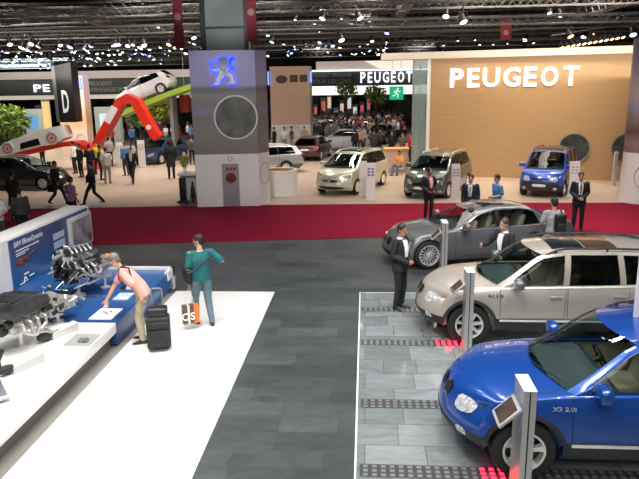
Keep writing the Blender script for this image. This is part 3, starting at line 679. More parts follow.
    trunk(bm, .020 if jk else .013, low=.14 if jk else .05, flare=.012 if jk else .004)
    end = 1.0 if topkind in ('jacket', 'jumper') else .40
    for s in 'LR': arm(bm, s, .020 if jk else .014, .97 if end > .6 else end, (.052,.044,.036,.03))
    if topkind == 'coat':
        rings(bm, [ringp(J['pelvis']+V((0,0,.1)), V((1,0,0)), V((0,1,0)), .17, .13, 18), ringp(J['pelvis']-V((0,0,.4)), V((1,0,0)), V((0,1,0)), .22, .19, 18)])
        for s in 'LR': arm(bm, s, .018, .97, (.052,.044,.036,.03))
    obj({'jacket': 'jacket', 'coat': 'coat', 'jumper': 'jumper'}.get(topkind, 'shirt'), remesh(bm, max(vx, .013), 3, .5), CL[top], root)
    if shirt:
        bm = NB(); sh = (J['shR']-J['shL']).normalized(); t = (J['neckb']-J['waist']).normalized(); b = t.cross(sh).normalized()
        if b.dot(fwd) < 0 and abs(b.dot(fwd)) > .5: pass
        fr = sh.cross(t).normalized(); fr = -fr if fr.dot(V((0,1,0))) < 0 else fr
        cN = J['neckb']+fr*.055-t*.01; cC = J['chest']+fr*.156+t*.0; cW = J['waist']+fr*.146+t*.02
        cS = (J['shL']+J['shR'])/2+fr*.120-t*.0
        rings(bm, [[cN-sh*.055-fr*.03, cN+sh*.055-fr*.03, cN+sh*.055, cN-sh*.055], [cS-sh*.066-fr*.05, cS+sh*.066-fr*.05, cS+sh*.056, cS-sh*.056], [cC-sh*.070-fr*.05, cC+sh*.070-fr*.05, cC+sh*.060, cC-sh*.060], [cW-sh*.045-fr*.04, cW+sh*.045-fr*.04, cW+sh*.038, cW-sh*.038]])
        tube(bm, [J['neckb']-t*.02, J['neckb']+t*.03], [.066,.06], 14)
        obj('shirt_front', bm, CL[shirt], root, 30)
        if tie:
            bm = NB(); rings(bm, [[p-sh*w_-fr*.0, p+sh*w_, p+sh*w_+fr*.012, p-sh*w_+fr*.012] for p, w_ in ((cN+fr*.002, .014), (cS, .018), (cC, .022), (cW, .012))]); obj('tie', bm, CL[tie], root, 30)
    root.scale = (scale,)*3
    return root
def face_to(dx, dy): return math.atan2(-dx, dy)
def shoulder_bag(root_loc, rotz, label, m, strap=True, side=1, size=(.12,.34,.28), z=.95, name='shoulder_bag', strap_to=(-.1,0,1.46)):
    t = thing(name, label, 'bag', root_loc, rotz)
    bm = NB(); box(bm, (side*.27, -.02, z), size, bev=.035, seg=3); obj('pouch', bm, m, t)
    bm = NB(); box(bm, (side*(.27+size[0]/2), -.02, z+.05), (.012, size[1]*.9, size[2]*.5), bev=.005); obj('flap', bm, m, t)
    if strap:
        bm = NB(); tube(bm, [(side*.25, -.12, z+.1), (side*.16, -.15, 1.15), (strap_to[0], -.14, 1.33), (strap_to[0]*1.2, -.02, 1.485), (strap_to[0]*.6, .12, 1.36), (side*.15, .15, 1.15), (side*.24, .10, z+.1)], .014, 6); obj('strap', bm, m, t)
    return t
# ------------------------------------------------------------ the hall
slate = bricks('slate tiles', (.036,.043,.045), (.066,.076,.077), (.035,.038,.038), 1.15, .42, .006, .42, vein=.30, bump=.15)
slate2 = bricks('slate tiles with painted sheen', (.15,.168,.172), (.235,.26,.265), (.10,.11,.11), .75, .52, .006, .11, vein=.22, coat=.6)  # colour lightened to stand in for reflections on the glossy platform
carpet = noisy('crimson carpet', (.19,.005,.022), (.24,.008,.030), 40, .9, 3, bump=.3, spec=.1)
beigef = noisy('beige vinyl floor', (.42,.32,.245), (.47,.37,.285), .6, .38, 3, (1,3,1))
darkhall = noisy('dark hall', (.02,.02,.022), (.06,.06,.062), .25, .9, 8)
bm = NB(); quad(bm, (-60,-6,0), (40,-6,0), (40,95,0), (-60,95,0)); struct('floor', bm, slate)
bm = NB(); b2(bm, -60, 40, 24.35, 95, 0, .012); struct('floor_beige_stand', bm, beigef)
bm = NB(); b2(bm, -60, 40, 52, 95, .012, .02); struct('floor_far_dark', bm, noisy('far dark carpet', (.05,.045,.045), (.09,.08,.08), 3, .9))
bm = NB(); prism(bm, [(-40,14.2),(-9,17.62),(.4,18.85),(12,19.6),(40,21),(40,25.2),(9,24.66),(4.4,24.72),(-6,24.2),(-13,23.6),(-40,21.6)], (0,0,.002), (1,0,0), (0,1,0), .012); struct('floor_red_carpet', bm, carpet)
bm = NB(); prism(bm, [(-60,20),(-40,21.6),(-13,23.6),(-6,24.2),(-6,26),(-60,26)], (0,0,.0), (1,0,0), (0,1,0), .011); struct('floor_beige_edge', bm, beigef)
bm = NB(); b2(bm, -4.22, -2.0, -2, 13.42, 0, .03, bev=.004); struct('floor_white_walkway', bm, mat('white gloss floor', (.87,.86,.84), .32, coat=.3))
bm = NB(); b2(bm, -.10, 14, -2, 13.45, 0, .016); struct('floor_car_platform', bm, slate2)
bm = NB(); b2(bm, -.11, 14, 13.44, 13.465, 0, .02); b2(bm, -.125, -.10, -2, 13.465, 0, .02); struct('trim_1', bm, mat('pale platform edging', (.62,.64,.65), .3))
bm = NB(); quad(bm, (-60,95,0), (40,95,0), (40,95,18), (-60,95,18)); struct('wall_back', bm, darkhall)
bm = NB(); quad(bm, (-60,-6,0), (-60,95,0), (-60,95,18), (-60,-6,18)); struct('wall_left', bm, darkhall)
bm = NB(); quad(bm, (40,-6,0), (40,95,0), (40,95,18), (40,-6,18)); struct('wall_right', bm, darkhall)
bm = NB(); quad(bm, (-60,-6,18), (40,-6,18), (40,95,18), (-60,95,18)); struct('ceiling', bm, darkhall)

# perforated drain strips under the wheels
m_slot = mat('brushed steel', (.30,.31,.31), .35, .5); m_redlit = mat('red lit slot', (.9,.02,.03), .3, emit=(1,.02,.05), es=5)
for i, (y0, lab) in enumerate(((6.72,'perforated steel floor strip under the near wheels of the blue car'), (8.37,'perforated steel floor strip under the bonnet of the blue car'), (10.62,'perforated steel floor strip under the near wheels of the champagne car'), (12.35,'perforated steel floor strip under the far wheels of the champagne car, by the standing man'))):
    t = thing('floor_grate', lab, 'floor grate', (0, y0, .016), 0, 'steel strips across the car platform')
    bs = NB(); b2(bs, -.06, 9, -.13, .13, 0, .003)
    x = -.02
    while x < 8.9:
        red = (i in (0, 2)) and 1.2 + (.0 if i else .1) < x < 1.75
        for j in ((-.085, 0, .085) if i < 2 else (0,)):
            b2(bs, x, x+.055, j-(.026 if i < 2 else .11), j+(.026 if i < 2 else .11), .003, .006, mi=2 if red else 1)
        x += .105
    obj('slotted_plate', bs, [mat('dark steel', (.085,.09,.09), .35, .5), m_slot, m_redlit], t)

M_['frost'] = mat('frosted green glass', (.30,.42,.40), .3); _n, _l, _b = nodes(M_['frost']); _b.inputs['Alpha'].default_value = .55
# -------------------------------- wood wall with illuminated letters
U = V((.9665,-.2565,0)); W = V((0,0,1)); Nn = V((-.2565,-.9665,0)); WO = V((3.13,32.67,0))
def onw(s, z, d=0): return WO+U*s+W*z+Nn*d
wood = noisy('pale oak boards', (.44,.27,.125), (.49,.305,.145), 2, .5, 4, (.5,.5,18))
def wbox(bm, s0, s1, z0, z1, d0, d1, mi=0):
    prism(bm, [(s0,z0),(s1,z0),(s1,z1),(s0,z1)], WO+Nn*d0, U, W, d1-d0, mi)
bm = NB(); wbox(bm, 0, 9.6, 0, 5.72, -.25, 0); struct('wall_stand_wood', bm, wood)
bm = NB(); wbox(bm, -2.35, 9.2, 5.70, 6.02, -.45, .38); struct('trim_2', bm, mat('cream fascia', (.55,.47,.39), .6))
bm = NB(); wbox(bm, -.10, .06, 0, 5.7, -.25, .06); struct('trim_3', bm, M_['white'])
bm = NB(); wbox(bm, -.80, -.10, 0, 5.7, -.12, -.04); struct('window_1', bm, M_['frost'])
bm = NB(); wbox(bm, -.84, -.78, 0, 5.7, -.14, -.02); wbox(bm, -.48, -.46, 0, 5.7, -.13, -.03); struct('trim_4', bm, M_['grey'])
m_let = mat('glowing white letters', (.95,.95,1), .4, emit=(.93,.92,1), es=1.5)
def letter(ch, cx, w, z0, h, Of, Uv, mt, parent, depth=.05, name='letter'):
    me = text_bm(ch, 1, .0, .020)
    xs = [v.co.x for v in me.vertices]; ys = [v.co.y for v in me.vertices]; ax, bx, ay_, by = min(xs), max(xs), min(ys), max(ys)
    bm = NB(); bm.from_mesh(me); bpy.data.meshes.remove(me)
    Uv = V(Uv); Nv = Uv.cross(W)
    for v in bm.verts:
        u = cx+((v.co.x-ax)/(bx-ax)-.5)*w; z = z0+(v.co.y-ay_)/(by-ay_)*h
        v.co = V(Of)+Uv*u+W*z
    r = bmesh.ops.extrude_face_region(bm, geom=bm.faces[:]); bmesh.ops.translate(bm, vec=Nv*depth, verts=[e for e in r['geom'] if isinstance(e, bmesh.types.BMVert)])
    return obj(name, bm, mt, parent, 30)
PXL = (('P',457.5,15.5),('E',475,14),('U',493.5,19),('G',514.5,19),('E',533,14),('O',552,18.5),('T',572.5,17))
sg = thing('wall_sign', 'large glowing white seven-letter word on the oak stand wall', 'sign', onw(3.9, 4.3))
for ch, px, w in PXL: letter(ch, (px-450)*.0448+.99-3.9, w*.0448*.90, .04, .88, Nn*.05, U, m_let, sg, .03)
sg.location = onw(3.9, 4.3)
for s, z, r, lab in ((6.84,1.50,.70,'dark round glass disc on the oak wall behind the blue van'), (9.1,1.54,.68,'dark round glass disc on the oak wall beside the right column')):
    t = thing('wall_disc', lab, 'wall disc', onw(s, z, .03)); bm = NB(); lathe(bm, [(.001,.05),(r*.93,.05)], (0,0,0), Nn, 40); obj('glass', bm, noisy('dark reflecting disc', (.03,.035,.03), (.07,.08,.07), 3, .2), t)
    bm = NB(); lathe(bm, [(r*.93,0),(r*.93,.06),(r,.06),(r,0)], (0,0,0), Nn, 40); obj('rim', bm, M_['grey'], t)

# -------------------------------- tower with the lion
def ramp(name, stops, axis='Z', lo=0, hi=1, rough=.5, noise=.0, nscale=(1,1,1), const=False):
    m = mat(name, stops[0][1], rough); N, Lk, b = nodes(m)
    tc = N.new('ShaderNodeTexCoord'); sp = N.new('ShaderNodeSeparateXYZ'); mr = N.new('ShaderNodeMapRange'); mr.inputs['From Min'].default_value = lo; mr.inputs['From Max'].default_value = hi
    cr = N.new('ShaderNodeValToRGB'); Lk.new(tc.outputs['Object'], sp.inputs[0])
    nz = N.new('ShaderNodeTexNoise'); nz.inputs['Scale'].default_value = 1.3; nz.inputs['Detail'].default_value = 5; mp = N.new('ShaderNodeMapping'); mp.inputs['Scale'].default_value = nscale
    Lk.new(tc.outputs['Object'], mp.inputs[0]); Lk.new(mp.outputs[0], nz.inputs['Vector'])
    ma = N.new('ShaderNodeMath'); ma.operation = 'MULTIPLY_ADD'; ma.inputs[1].default_value = noise*(hi-lo); Lk.new(nz.outputs['Fac'], ma.inputs[0]); Lk.new(sp.outputs[axis], ma.inputs[2])
    Lk.new(ma.outputs[0], mr.inputs['Value']); Lk.new(mr.outputs['Result'], cr.inputs['Fac']); Lk.new(cr.outputs['Color'], b.inputs['Base Color'])
    e = cr.color_ramp.elements
    while len(e) < len(stops): e.new(.5)
    for k, (p, c) in enumerate(stops): e[k].position = p; e[k].color = (*c, 1)
    if const: cr.color_ramp.interpolation = 'CONSTANT'
    return m
TP = [(-6.44,23.87),(-4.06,24.16),(-3.76,24.95),(-4.2,26.2),(-6.5,26.0)]
def tower_print(nm, k): 
    f = lambda c: tuple(x*k for x in c)
    return ramp(nm, [(0,f((.13,.12,.11))),(.22,f((.16,.145,.12))),(.40,f((.14,.13,.115))),(.44,f((.15,.16,.25))),(.50,f((.15,.14,.125))),(.60,f((.17,.155,.14))),(.66,f((.09,.10,.12))),(.70,f((.23,.22,.34))),(1,f((.24,.23,.38)))], 'Z', 2, 5.8, .45, .05, (.6,.6,3))
t = thing('display_tower', 'tall grey stand tower with a glowing blue lion and a round porthole', 'tower')
bm = NB(); prism(bm, TP, (0,0,2.02), (1,0,0), (0,1,0), 3.78); obj('upper_cladding', bm, tower_print('landscape print', 1.55), t, 20)
bm = NB(); prism(bm, TP, (0,0,0), (1,0,0), (0,1,0), 2.02); obj('lower_cladding', bm, M_['white_matte'], t, 20)
TU = (V((-4.06,24.16,0))-V((-6.44,23.87,0))).normalized(); TN = TU.cross(W); TO = V((-6.44,23.87,0))
def ont(s, z, d=0): return TO+TU*s+W*z+TN*d
bm = NB(); lathe(bm, [(.001,.03),(.77,.03)], ont(1.62,3.38), TN, 48); pg = obj('porthole_glass', bm, noisy('porthole picture', (.12,.13,.115), (.20,.20,.17), 2.2, .2, 6), t)
bm = NB(); lathe(bm, [(.76,0),(.76,.05),(.82,.05),(.82,0)], ont(1.62,3.38), TN, 48); obj('porthole_rim', bm, mat('pale rim', (.68,.69,.70), .4), t)
bm = NB(); prism(bm, [(1.0,.02),(1.64,.02),(1.64,1.66),(1.0,1.66)], TO+TN*.004, TU, W, .02); dp = obj('door', bm, M_['grey'], t)
bm = NB(); lathe(bm, [(.001,.03),(.20,.03),(.20,.0)], ont(1.33,1.12,.02), TN, 30); obj('round_emblem', bm, noisy('dark red emblem', (.03,.01,.01), (.28,.03,.03), 9, .4), dp)
bm = NB()
for k in range(3): prism(bm, [(1.14+.14*k,1.40),(1.24+.14*k,1.40),(1.26+.14*k,1.52),(1.16+.14*k,1.52)], TO+TN*.024, TU, W, .006)
obj('red_marks', bm, M_['red_lamp'], dp)
bm = NB(); 
for a, b in (((1.33,1.76),(1.43,1.85)),((1.43,1.85),(1.33,1.94)),((1.33,1.94),(1.23,1.85)),((1.23,1.85),(1.33,1.76))): tube(bm, [ont(a[0],a[1],.01), ont(b[0],b[1],.01)], .012, 6)
obj('diamond_mark', bm, M_['red_lamp'], t)
SN = (V((-3.76,24.95,0))-V((-4.06,24.16,0))).normalized().cross(W)
bm = NB(); sc = V((-3.90,24.58,1.22)); a_, b_ = frame_of(SN); tube(bm, [sc+SN*.01+W*(.42*math.sin(q*PI/16))+SN.cross(W)*(-.34*math.cos(q*PI/16)) for q in range(33)], .010, 5); obj('ring_line', bm, M_['grey'], t)
# rampant lion with a blue halo
lion = [ # several closed outlines in tower metres (s,z) around (1.62,4.85)
 [(.02,.52),(.16,.54),(.27,.47),(.30,.36),(.24,.28),(.26,.14),(.18,.0),(.06,-.06),(-.06,.0),(-.10,.14),(-.04,.26),(-.12,.36),(-.08,.46)],      # head, mane and chest
 [(-.02,.22),(-.18,.26),(-.34,.33),(-.46,.30),(-.50,.22),(-.40,.24),(-.36,.18),(-.18,.14),(-.04,.06)],                                        # upper paw
 [(-.02,.10),(-.16,.06),(-.30,.02),(-.40,.06),(-.42,-.02),(-.30,-.07),(-.12,-.04),(.02,-.02)],                                                    # lower paw
 [(.02,.04),(.22,.04),(.24,-.12),(.10,-.28),(-.04,-.40),(-.10,-.54),(-.08,-.60),(-.34,-.60),(-.34,-.54),(-.22,-.50),(-.22,-.38),(-.12,-.20),(-.06,-.06)], # left leg
 [(.10,-.04),(.26,-.06),(.42,-.18),(.50,-.32),(.56,-.50),(.56,-.58),(.28,-.58),(.30,-.50),(.38,-.46),(.34,-.34),(.22,-.26),(.10,-.20)]]
tail = [(.24,-.02),(.40,.10),(.52,.16),(.56,.04),(.48,.18),(.36,.26),(.38,.40),(.50,.50),(.58,.46)]
lt = thing('lion_emblem', 'standing lion emblem in pale metal with a blue glow on the tower', 'emblem', ont(1.17,5.10)); lt.scale = (.86,)*3
bm = NB()
for q in lion: prism(bm, q, TN*.10, TU, W, .04)
tube(bm, [TU*u+W*w+TN*.12 for u, w in tail], .035, 6)
obj('lion', bm, ramp('lion metal', [(0,(.9,.85,.65)),(.5,(.75,.80,.78)),(.75,(.25,.28,.32)),(1,(.10,.12,.16))], 'Z', -.6, .55, .35), lt, 20)
bm = NB()
for q in lion:
    cx = sum(p[0] for p in q)/len(q); cz = sum(p[1] for p in q)/len(q); q2 = [(p[0]+(.07 if p[0] > cx else -.07), p[1]+(.06 if p[1] > cz else -.06)) for p in q]
    prism(bm, q2, TN*.03, TU, W, .02)
tube(bm, [TU*u+W*w+TN*.05 for u, w in tail], .075, 6)
obj('blue_halo', bm, mat('blue glow', (.02,.05,.9), .5, emit=(.03,.08,1), es=1.8), lt, 20)
bm = NB(); b2(bm, -6.75, -5.1, 28, 29.4, 0, 17.9); b2(bm, -7.0, -6.75, 28.1, 29.3, 0, 17.9, mi=1); b2(bm, -5.12, -4.96, 27.95, 28.1, 0, 17.9, mi=1)
for k in range(4): b2(bm, -6.76, -5.09, 27.96, 28.0, 6.9+k*2.2, 7.0+k*2.2, mi=1)
o_ = obj('concrete_pillar', bm, [noisy('grey pillar', (.26,.29,.29), (.32,.35,.35), 1, .8), M_['plastic']]); o_['kind'] = 'structure'; o_.name = 'trim_5'
m_ban = noisy('red hanging cloth', (.22,.02,.03), (.30,.03,.05), 2, .8)
for x0, x1, y, za, zb, lab in ((-7.95,-7.55,27.4,6.1,9,'dark red vertical banner hanging left of the grey pillar'), (-4.86,-4.45,27.2,6.3,9,'red vertical banner with a pale oval hanging right of the grey pillar'), (7.5,8.1,38,6.9,8.0,'dim red banner with a pale disc hanging behind the oak wall')):
    t = thing('hanging_banner', lab, 'banner', (0,0,0)); bm = NB(); b2(bm, x0, x1, y, y+.03, za, zb); obj('cloth', bm, m_ban, t)
    bm = NB(); lathe(bm, [(.001,.01),(.14,.01),(.14,0)], ((x0+x1)/2, y-.002, (za+zb)/2-.2), (0,-1,0), 24); obj('printed_disc', bm, mat('pale print', (.42,.25,.24), .7), t)
    bm = NB(); cyl(bm, (x0-.03, y+.015, zb), (x1+.03, y+.015, zb), .03, n=8); cyl(bm, (x0+.05, y+.015, zb), (x0+.05, y+.015, 17.9), .008, n=5); cyl(bm, (x1-.05, y+.015, zb), (x1-.05, y+.015, 17.9), .008, n=5); obj('hanging_rod', bm, M_['plastic'], t)

# -------------------------------- second poster tower, left poster wall, letter column
def poster(nm, base, dark, seed, sc=1.2):
    return noisy(nm, base, dark, sc, .6, 5, (1,1,2.2))
t = thing('poster_tower', 'pale wood poster tower standing behind the silver estate', 'tower')
bm = NB(); b2(bm, -6.85, -3.98, 47, 49, 1.85, 5.95); obj('picture_panel', bm, ramp('wood and picture', [(0,(.62,.40,.30)),(.5,(.80,.56,.42)),(.75,(.90,.66,.47)),(1,(.90,.62,.42))], 'Z', 1.85, 5.95, .6, .25, (1,1,3)), t)
bm = NB(); b2(bm, -6.85, -3.98, 46.98, 49, 0, 1.85); obj('lower_panel', bm, M_['white_matte'], t)
bm = NB(); ell(bm, (-6.0, 46.95, 5.05), (.42,.03,.28)); b2(bm, -5.4, -4.85, 46.95, 46.99, 4.85, 5.35); b2(bm, -4.7, -4.15, 46.95, 46.99, 4.85, 5.35); obj('dark_pictures', bm, mat('dark picture', (.13,.09,.08), .6), t)
bm = NB(); tube(bm, [(-5.3+.8*math.cos(a*PI/12), 46.96, 1.0+.75*math.sin(a*PI/12)) for a in range(25)], .02, 5); obj('ring_line', bm, M_['grey'], t)
t = thing('poster_wall', 'beige poster wall standing behind the hanging letter column', 'poster wall')
PU = (V((-18.72,42.51,0))-V((-22.0,44.1,0))).normalized(); PO = V((-21.1,43.66,0))
bm = NB(); prism(bm, [(0,1.9),(2.65,1.9),(2.65,5.45),(0,5.45)], PO, PU, W, -.5); obj('picture_panel', bm, ramp('beige picture', [(0,(.72,.48,.30)),(.35,(.55,.33,.20)),(.65,(.72,.52,.36)),(1,(.70,.60,.72))], 'Z', 1.9, 5.45, .6, .35, (1,1,1)), t)
bm = NB(); prism(bm, [(0,0),(2.65,0),(2.65,1.9),(0,1.9)], PO+PU.cross(W)*.03, PU, W, -.5); obj('lower_panel', bm, mat('pinkish beige panel', (.62,.46,.36), .6), t)
bm = NB(); PN = PU.cross(W); tube(bm, [PO+PU*(2.0+.45*math.cos(a*PI/12))+W*(1.0+.6*math.sin(a*PI/12))+PN*.05 for a in range(25)], .02, 5); obj('ring_line', bm, M_['grey'], t)
t = thing('hanging_letter_column', 'black hanging column with a white letter D', 'hanging sign')
bm = NB(); b2(bm, -17.40, -16.46, 36, 36.9, 2.72, 6.1, bev=.01); obj('box', bm, M_['black'], t)
bm = NB(); b2(bm, -17.60, -17.41, 36.02, 36.9, 2.72, 6.0); obj('side_panel', bm, mat('dull side', (.12,.125,.12), .5), t)
letter('D', -16.95, .38, 3.25, 1.25, (0,35.99,0), (1,0,0), mat('white letter', (.75,.75,.75), .5, emit=(1,1,1), es=.25), t, .02, 'letter')
bm = NB()
for x in (-17.2,-16.4): cyl(bm, (x,36.4,6.1), (x,36.4,17.9), .015, n=5)
obj('hanging_cables', bm, M_['plastic'], t)
m_bl = mat('blue tube light', (.1,.2,1), .4, emit=(.06,.10,1), es=6)
for x, y, z0, z1, lab in ((-21.15,43.55,4.2,5.2,'blue tube light at the left edge of the beige poster wall'), (-18.75,42.2,4.6,5.25,'blue tube light at the right edge of the beige poster wall'), (-6.95,46.9,4.7,5.6,'blue tube light at the left edge of the wood poster tower'), (-3.88,46.9,4.8,5.55,'blue tube light at the right edge of the wood poster tower')):
    t = thing('tube_light', lab, 'tube light', (x, y, (z0+z1)/2)); h = (z1-z0)/2
    bm = NB(); cyl(bm, (0,0,-h), (0,0,h), .05, n=10); obj('tube', bm, m_bl, t); bm = NB(); cyl(bm, (0,0,-h-.06), (0,0,-h), .06, n=10); cyl(bm, (0,0,h), (0,0,h+.06), .06, n=10); b2(bm, -.03, .03, .05, .1, -h, h); obj('holder', bm, M_['grey'], t)

# -------------------------------- far fascias with signs
m_fas = mat('pale fascia with added glow', (.66,.56,.50), .6, emit=(.9,.75,.68), es=.3)  # no lamp: weak emission added to brighten the fascia
m_grn = noisy('grey green banner', (.08,.10,.09), (.12,.135,.12), .6, .7)
bm = NB(); b2(bm, -40, -13.6, 60, 60.6, 5.6, 6.28); o_ = struct('trim_6', bm, m_fas)
lb = thing('fascia_banner', 'long grey green banner with dim lettering at the upper left', 'banner', (0,0,0)); bm = NB(); b2(bm, -40, -14.5, 58.5, 58.7, 4.15, 5.5); obj('cloth', bm, m_grn, lb)
bm = NB(); b2(bm, -3.75, 6.5, 50.2, 50.8, 5.78, 6.36); struct('trim_7', bm, m_fas)
rb_ = thing('fascia_banner', 'long navy banner behind the small glowing word', 'banner', (0,0,0)); bm = NB(); b2(bm, -6, 6.5, 50.3, 50.5, 4.55, 5.66); obj('cloth', bm, mat('navy banner', (.035,.04,.055), .6), rb_)
bm = NB(); b2(bm, -5.6, 6.5, 52.5, 53, 3.85, 4.55); struct('trim_8', bm, mat('white light band', (.9,.9,.85), .5, emit=(.95,1,.85), es=1.1))
bm = NB(); b2(bm, -5.6, 6.5, 50.1, 50.2, 5.62, 5.74); struct('trim_9', bm, mat('strip light', (.9,1,.95), .5, emit=(.85,1,.95), es=1.6))
bm = NB(); b2(bm, -40, -13.6, 59.5, 59.7, 3.75, 4.12); struct('trim_10', bm, mat('warm light band', (.9,.85,.7), .5, emit=(1,.88,.7), es=.5))
bm = NB(); b2(bm, -40, 20, 84, 84.4, 0, 6); struct('wall_far_stand', bm, noisy('far stands', (.03,.03,.035), (.16,.14,.13), .8, .8, 8))
sg = thing('fascia_sign', 'small glowing white seven-letter word on the navy banner', 'sign', (-.42,50.2,4.74))
for ch, px, w in PXL: letter(ch, (px-450)*.0303, w*.0303*.80, 0, .80, (0,0,0), (1,0,0), m_let, sg)
sg = thing('fascia_sign', 'two glowing white letters P and E on the far left green banner', 'sign', (-30.4,58.4,4.44))
for ch, cx, w in (('P',.38,.72),('E',1.22,.62)): letter(ch, cx, w, 0, .66, (0,0,0), (1,0,0), m_let, sg)
m_txt = mat('dim lettering', (.40,.42,.38), .6)
text('banner_lettering', "PEUGEOT", .5, (-24.1,58.49,5.08), (1,0,0), W, m_txt, lb, .01, .01)
text('banner_lettering', "S'ENGAGE POUR LES GENS", .5, (-21.9,58.49,4.55), (1,0,0), W, m_txt, lb, .01, .01, 6.4)
m_txt2 = mat('dim navy lettering', (.22,.24,.25), .6)
text('banner_lettering', "PEUGEOT S'ENGAGE", .42, (-2.6,50.28,5.35), (1,0,0), W, m_txt2, rb_, .01, .01, 3.0)
text('banner_lettering', "POUR LES GENS", .42, (-2.6,50.28,4.88), (1,0,0), W, m_txt2, rb_, .01, .01, 3.0)
t = thing('exit_sign', 'green exit sign with a white running figure under the navy banner', 'exit sign', (2.1,45,4.0))
bm = NB(); box(bm, (0,0,0), (.95,.12,.88), bev=.01); obj('panel', bm, mat('exit green', (.0,.28,.15), .4, emit=(0,.6,.32), es=.6), t)
m_w = mat('exit white', (.9,.95,.9), .4, emit=(1,1,1), es=.8)
bm = NB(); ell(bm, (.08,-.07,.28), (.06,.01,.06))
for q in ([(.05,.2),(-.02,-.02)], [(-.02,-.02),(.12,-.12),(.08,-.32)], [(-.02,-.02),(-.12,-.16),(-.28,-.18)], [(.05,.17),(.18,.08),(.26,.14)], [(.05,.17),(-.1,.14),(-.16,.02)]): tube(bm, [(a,-.07,b) for a, b in q], .03, 6)
obj('running_figure', bm, m_w, t); bm = NB(); cyl(bm, (-.3,0,.44), (-.3,0,13.9), .012, n=5); cyl(bm, (.3,0,.44), (.3,0,13.9), .012, n=5); obj('hanging_rods', bm, M_['plastic'], t)
bm = NB(); b2(bm, -36, -28.3, 63, 63.2, 6.7, 7.7); o_ = struct('trim_11', bm, mat('bright far ceiling light', (.8,.95,1), .5, emit=(.75,.93,1), es=1.8))

# -------------------------------- right column, hanging panel, info posts
t = thing('picture_column', 'round column with car picture over white base at right edge', 'column', (10.50,25.0,0))
bm = NB(); lathe(bm, [(.74,1.9),(.74,6.0),(.001,6.0)], (0,0,0), (0,0,1), 40); obj('picture_wrap', bm, ramp('column picture', [(0,(.20,.13,.10)),(.12,(.30,.21,.17)),(.22,(.12,.08,.07)),(.34,(.28,.20,.17)),(.42,(.30,.28,.42)),(.55,(.55,.42,.36)),(.75,(.45,.42,.52)),(1,(.36,.40,.60))], 'Z', 1.9, 6.0, .5, .06, (1,1,2)), t)
bm = NB(); lathe(bm, [(.80,0),(.74,1.9),(.001,1.9)], (0,0,0), (0,0,1), 40); obj('base', bm, M_['white_matte'], t)
bm = NB(); ca = math.atan2(-1,-.35)
def oncol(a, z, r=.79): return V((r*math.cos(ca+a), r*math.sin(ca+a), z))
tube(bm, [oncol(.42*math.cos(k*PI/12), 1.05+.42*math.sin(k*PI/12), .79-.02*math.sin(k*PI/12)) for k in range(25)], .012, 5); obj('ring_line', bm, M_['grey'], t)
bm = NB()
for pts in ([(-.1,4.0),(.0,4.12),(.15,4.3),(.45,4.36),(.7,4.28),(.9,4.1),(.9,3.95),(-.1,3.95),(-.1,4.0)], [(.1,4.15),(.2,4.28),(.42,4.33),(.42,4.15),(.1,4.15)]): tube(bm, [oncol(a, z, .75) for a, z in pts], .014, 5)
for c in (.1,.68): tube(bm, [oncol(c+.12*math.cos(k*PI/6), 3.95+.1*math.sin(k*PI/6), .75) for k in range(13)], .016, 5)
obj('car_drawing', bm, M_['plastic'], t)
t = thing('acrylic_banner', 'narrow white banner hanging over the blue car at right edge', 'hanging panel', (3.5,7.55,0))
bm = NB(); b2(bm, -.27, .45, -.02, .02, 1.28, 3.0, bev=.008); obj('sheet', bm, mat('white acrylic', (.74,.74,.73), .4), t)
bm = NB(); cyl(bm, (.1,0,3.0), (.1,0,8.0), .006, n=5); cyl(bm, (.38,0,3.0), (.38,0,8.0), .006, n=5); obj('cables', bm, M_['grey'], t)
def post(loc, rotz, label, h, w, d, face, m=M_['white'], bulge=True):
    t = thing('info_post', label, 'info post', loc, rotz)
    bm = NB(); n = 10; rs = []
    for k in range(n+1):
        z = h*k/n; off = .10*math.sin(PI*k/n*.9)*(1 if bulge else 0); rs.append([V((-w/2,-d/2-off,z)), V((w/2,-d/2-off,z)), V((w/2,d/2-off,z)), V((-w/2,d/2-off,z))])
    rings(bm, rs); obj('post_body', bm, m, t, 30)
    bm = NB(); box(bm, (0,0,.01), (w*1.3,d*2.2,.02), bev=.005); obj('foot_plate', bm, M_['lgrey'], t)
    bm = NB()
    off = .10*math.sin(PI*.8*.9)+.004
    for r in range(3):
        for c in range(2): 
            off = .10*math.sin(PI*(.84-.08*r)*.9)*(1 if bulge else 0)+.006
            box(bm, ((c-.5)*w*.42, -d/2-off, h*(.84-.08*r)), (w*.3, .006, h*.05))
    obj('printed_text', bm, face, t)
    return t
m_pr = mat('violet print', (.20,.16,.36), .6)
post((.20,25.45,0), .15, 'white info post in front of the cream people carrier', 1.5, .36, .06, m_pr)
post((-.10,26.1,0), .15, 'plain white panel behind the info post by the cream people carrier', 1.5, .30, .05, M_['white'])
post((3.55,25.6,0), .2, 'pale grey info post in front of the green people carrier', 1.42, .34, .06, M_['grey'], M_['lgrey'])
post((8.32,26.2,0), .1, 'white info post in front of the blue van', 1.42, .40, .06, M_['lgrey'])
post((10.93,28.9,0), 0, 'slim pale post standing before the oak wall', 1.5, .14, .14, M_['lgrey'], M_['lgrey'], False)
post((-14.3,36.7,0), .2, 'white info panel left of the dark blue car, the nearer one', 1.5, .42, .08, M_['lgrey'])
post((-13.1,36.9,0), .2, 'white info panel right beside the dark blue car', 1.6, .40, .08, M_['lgrey'])

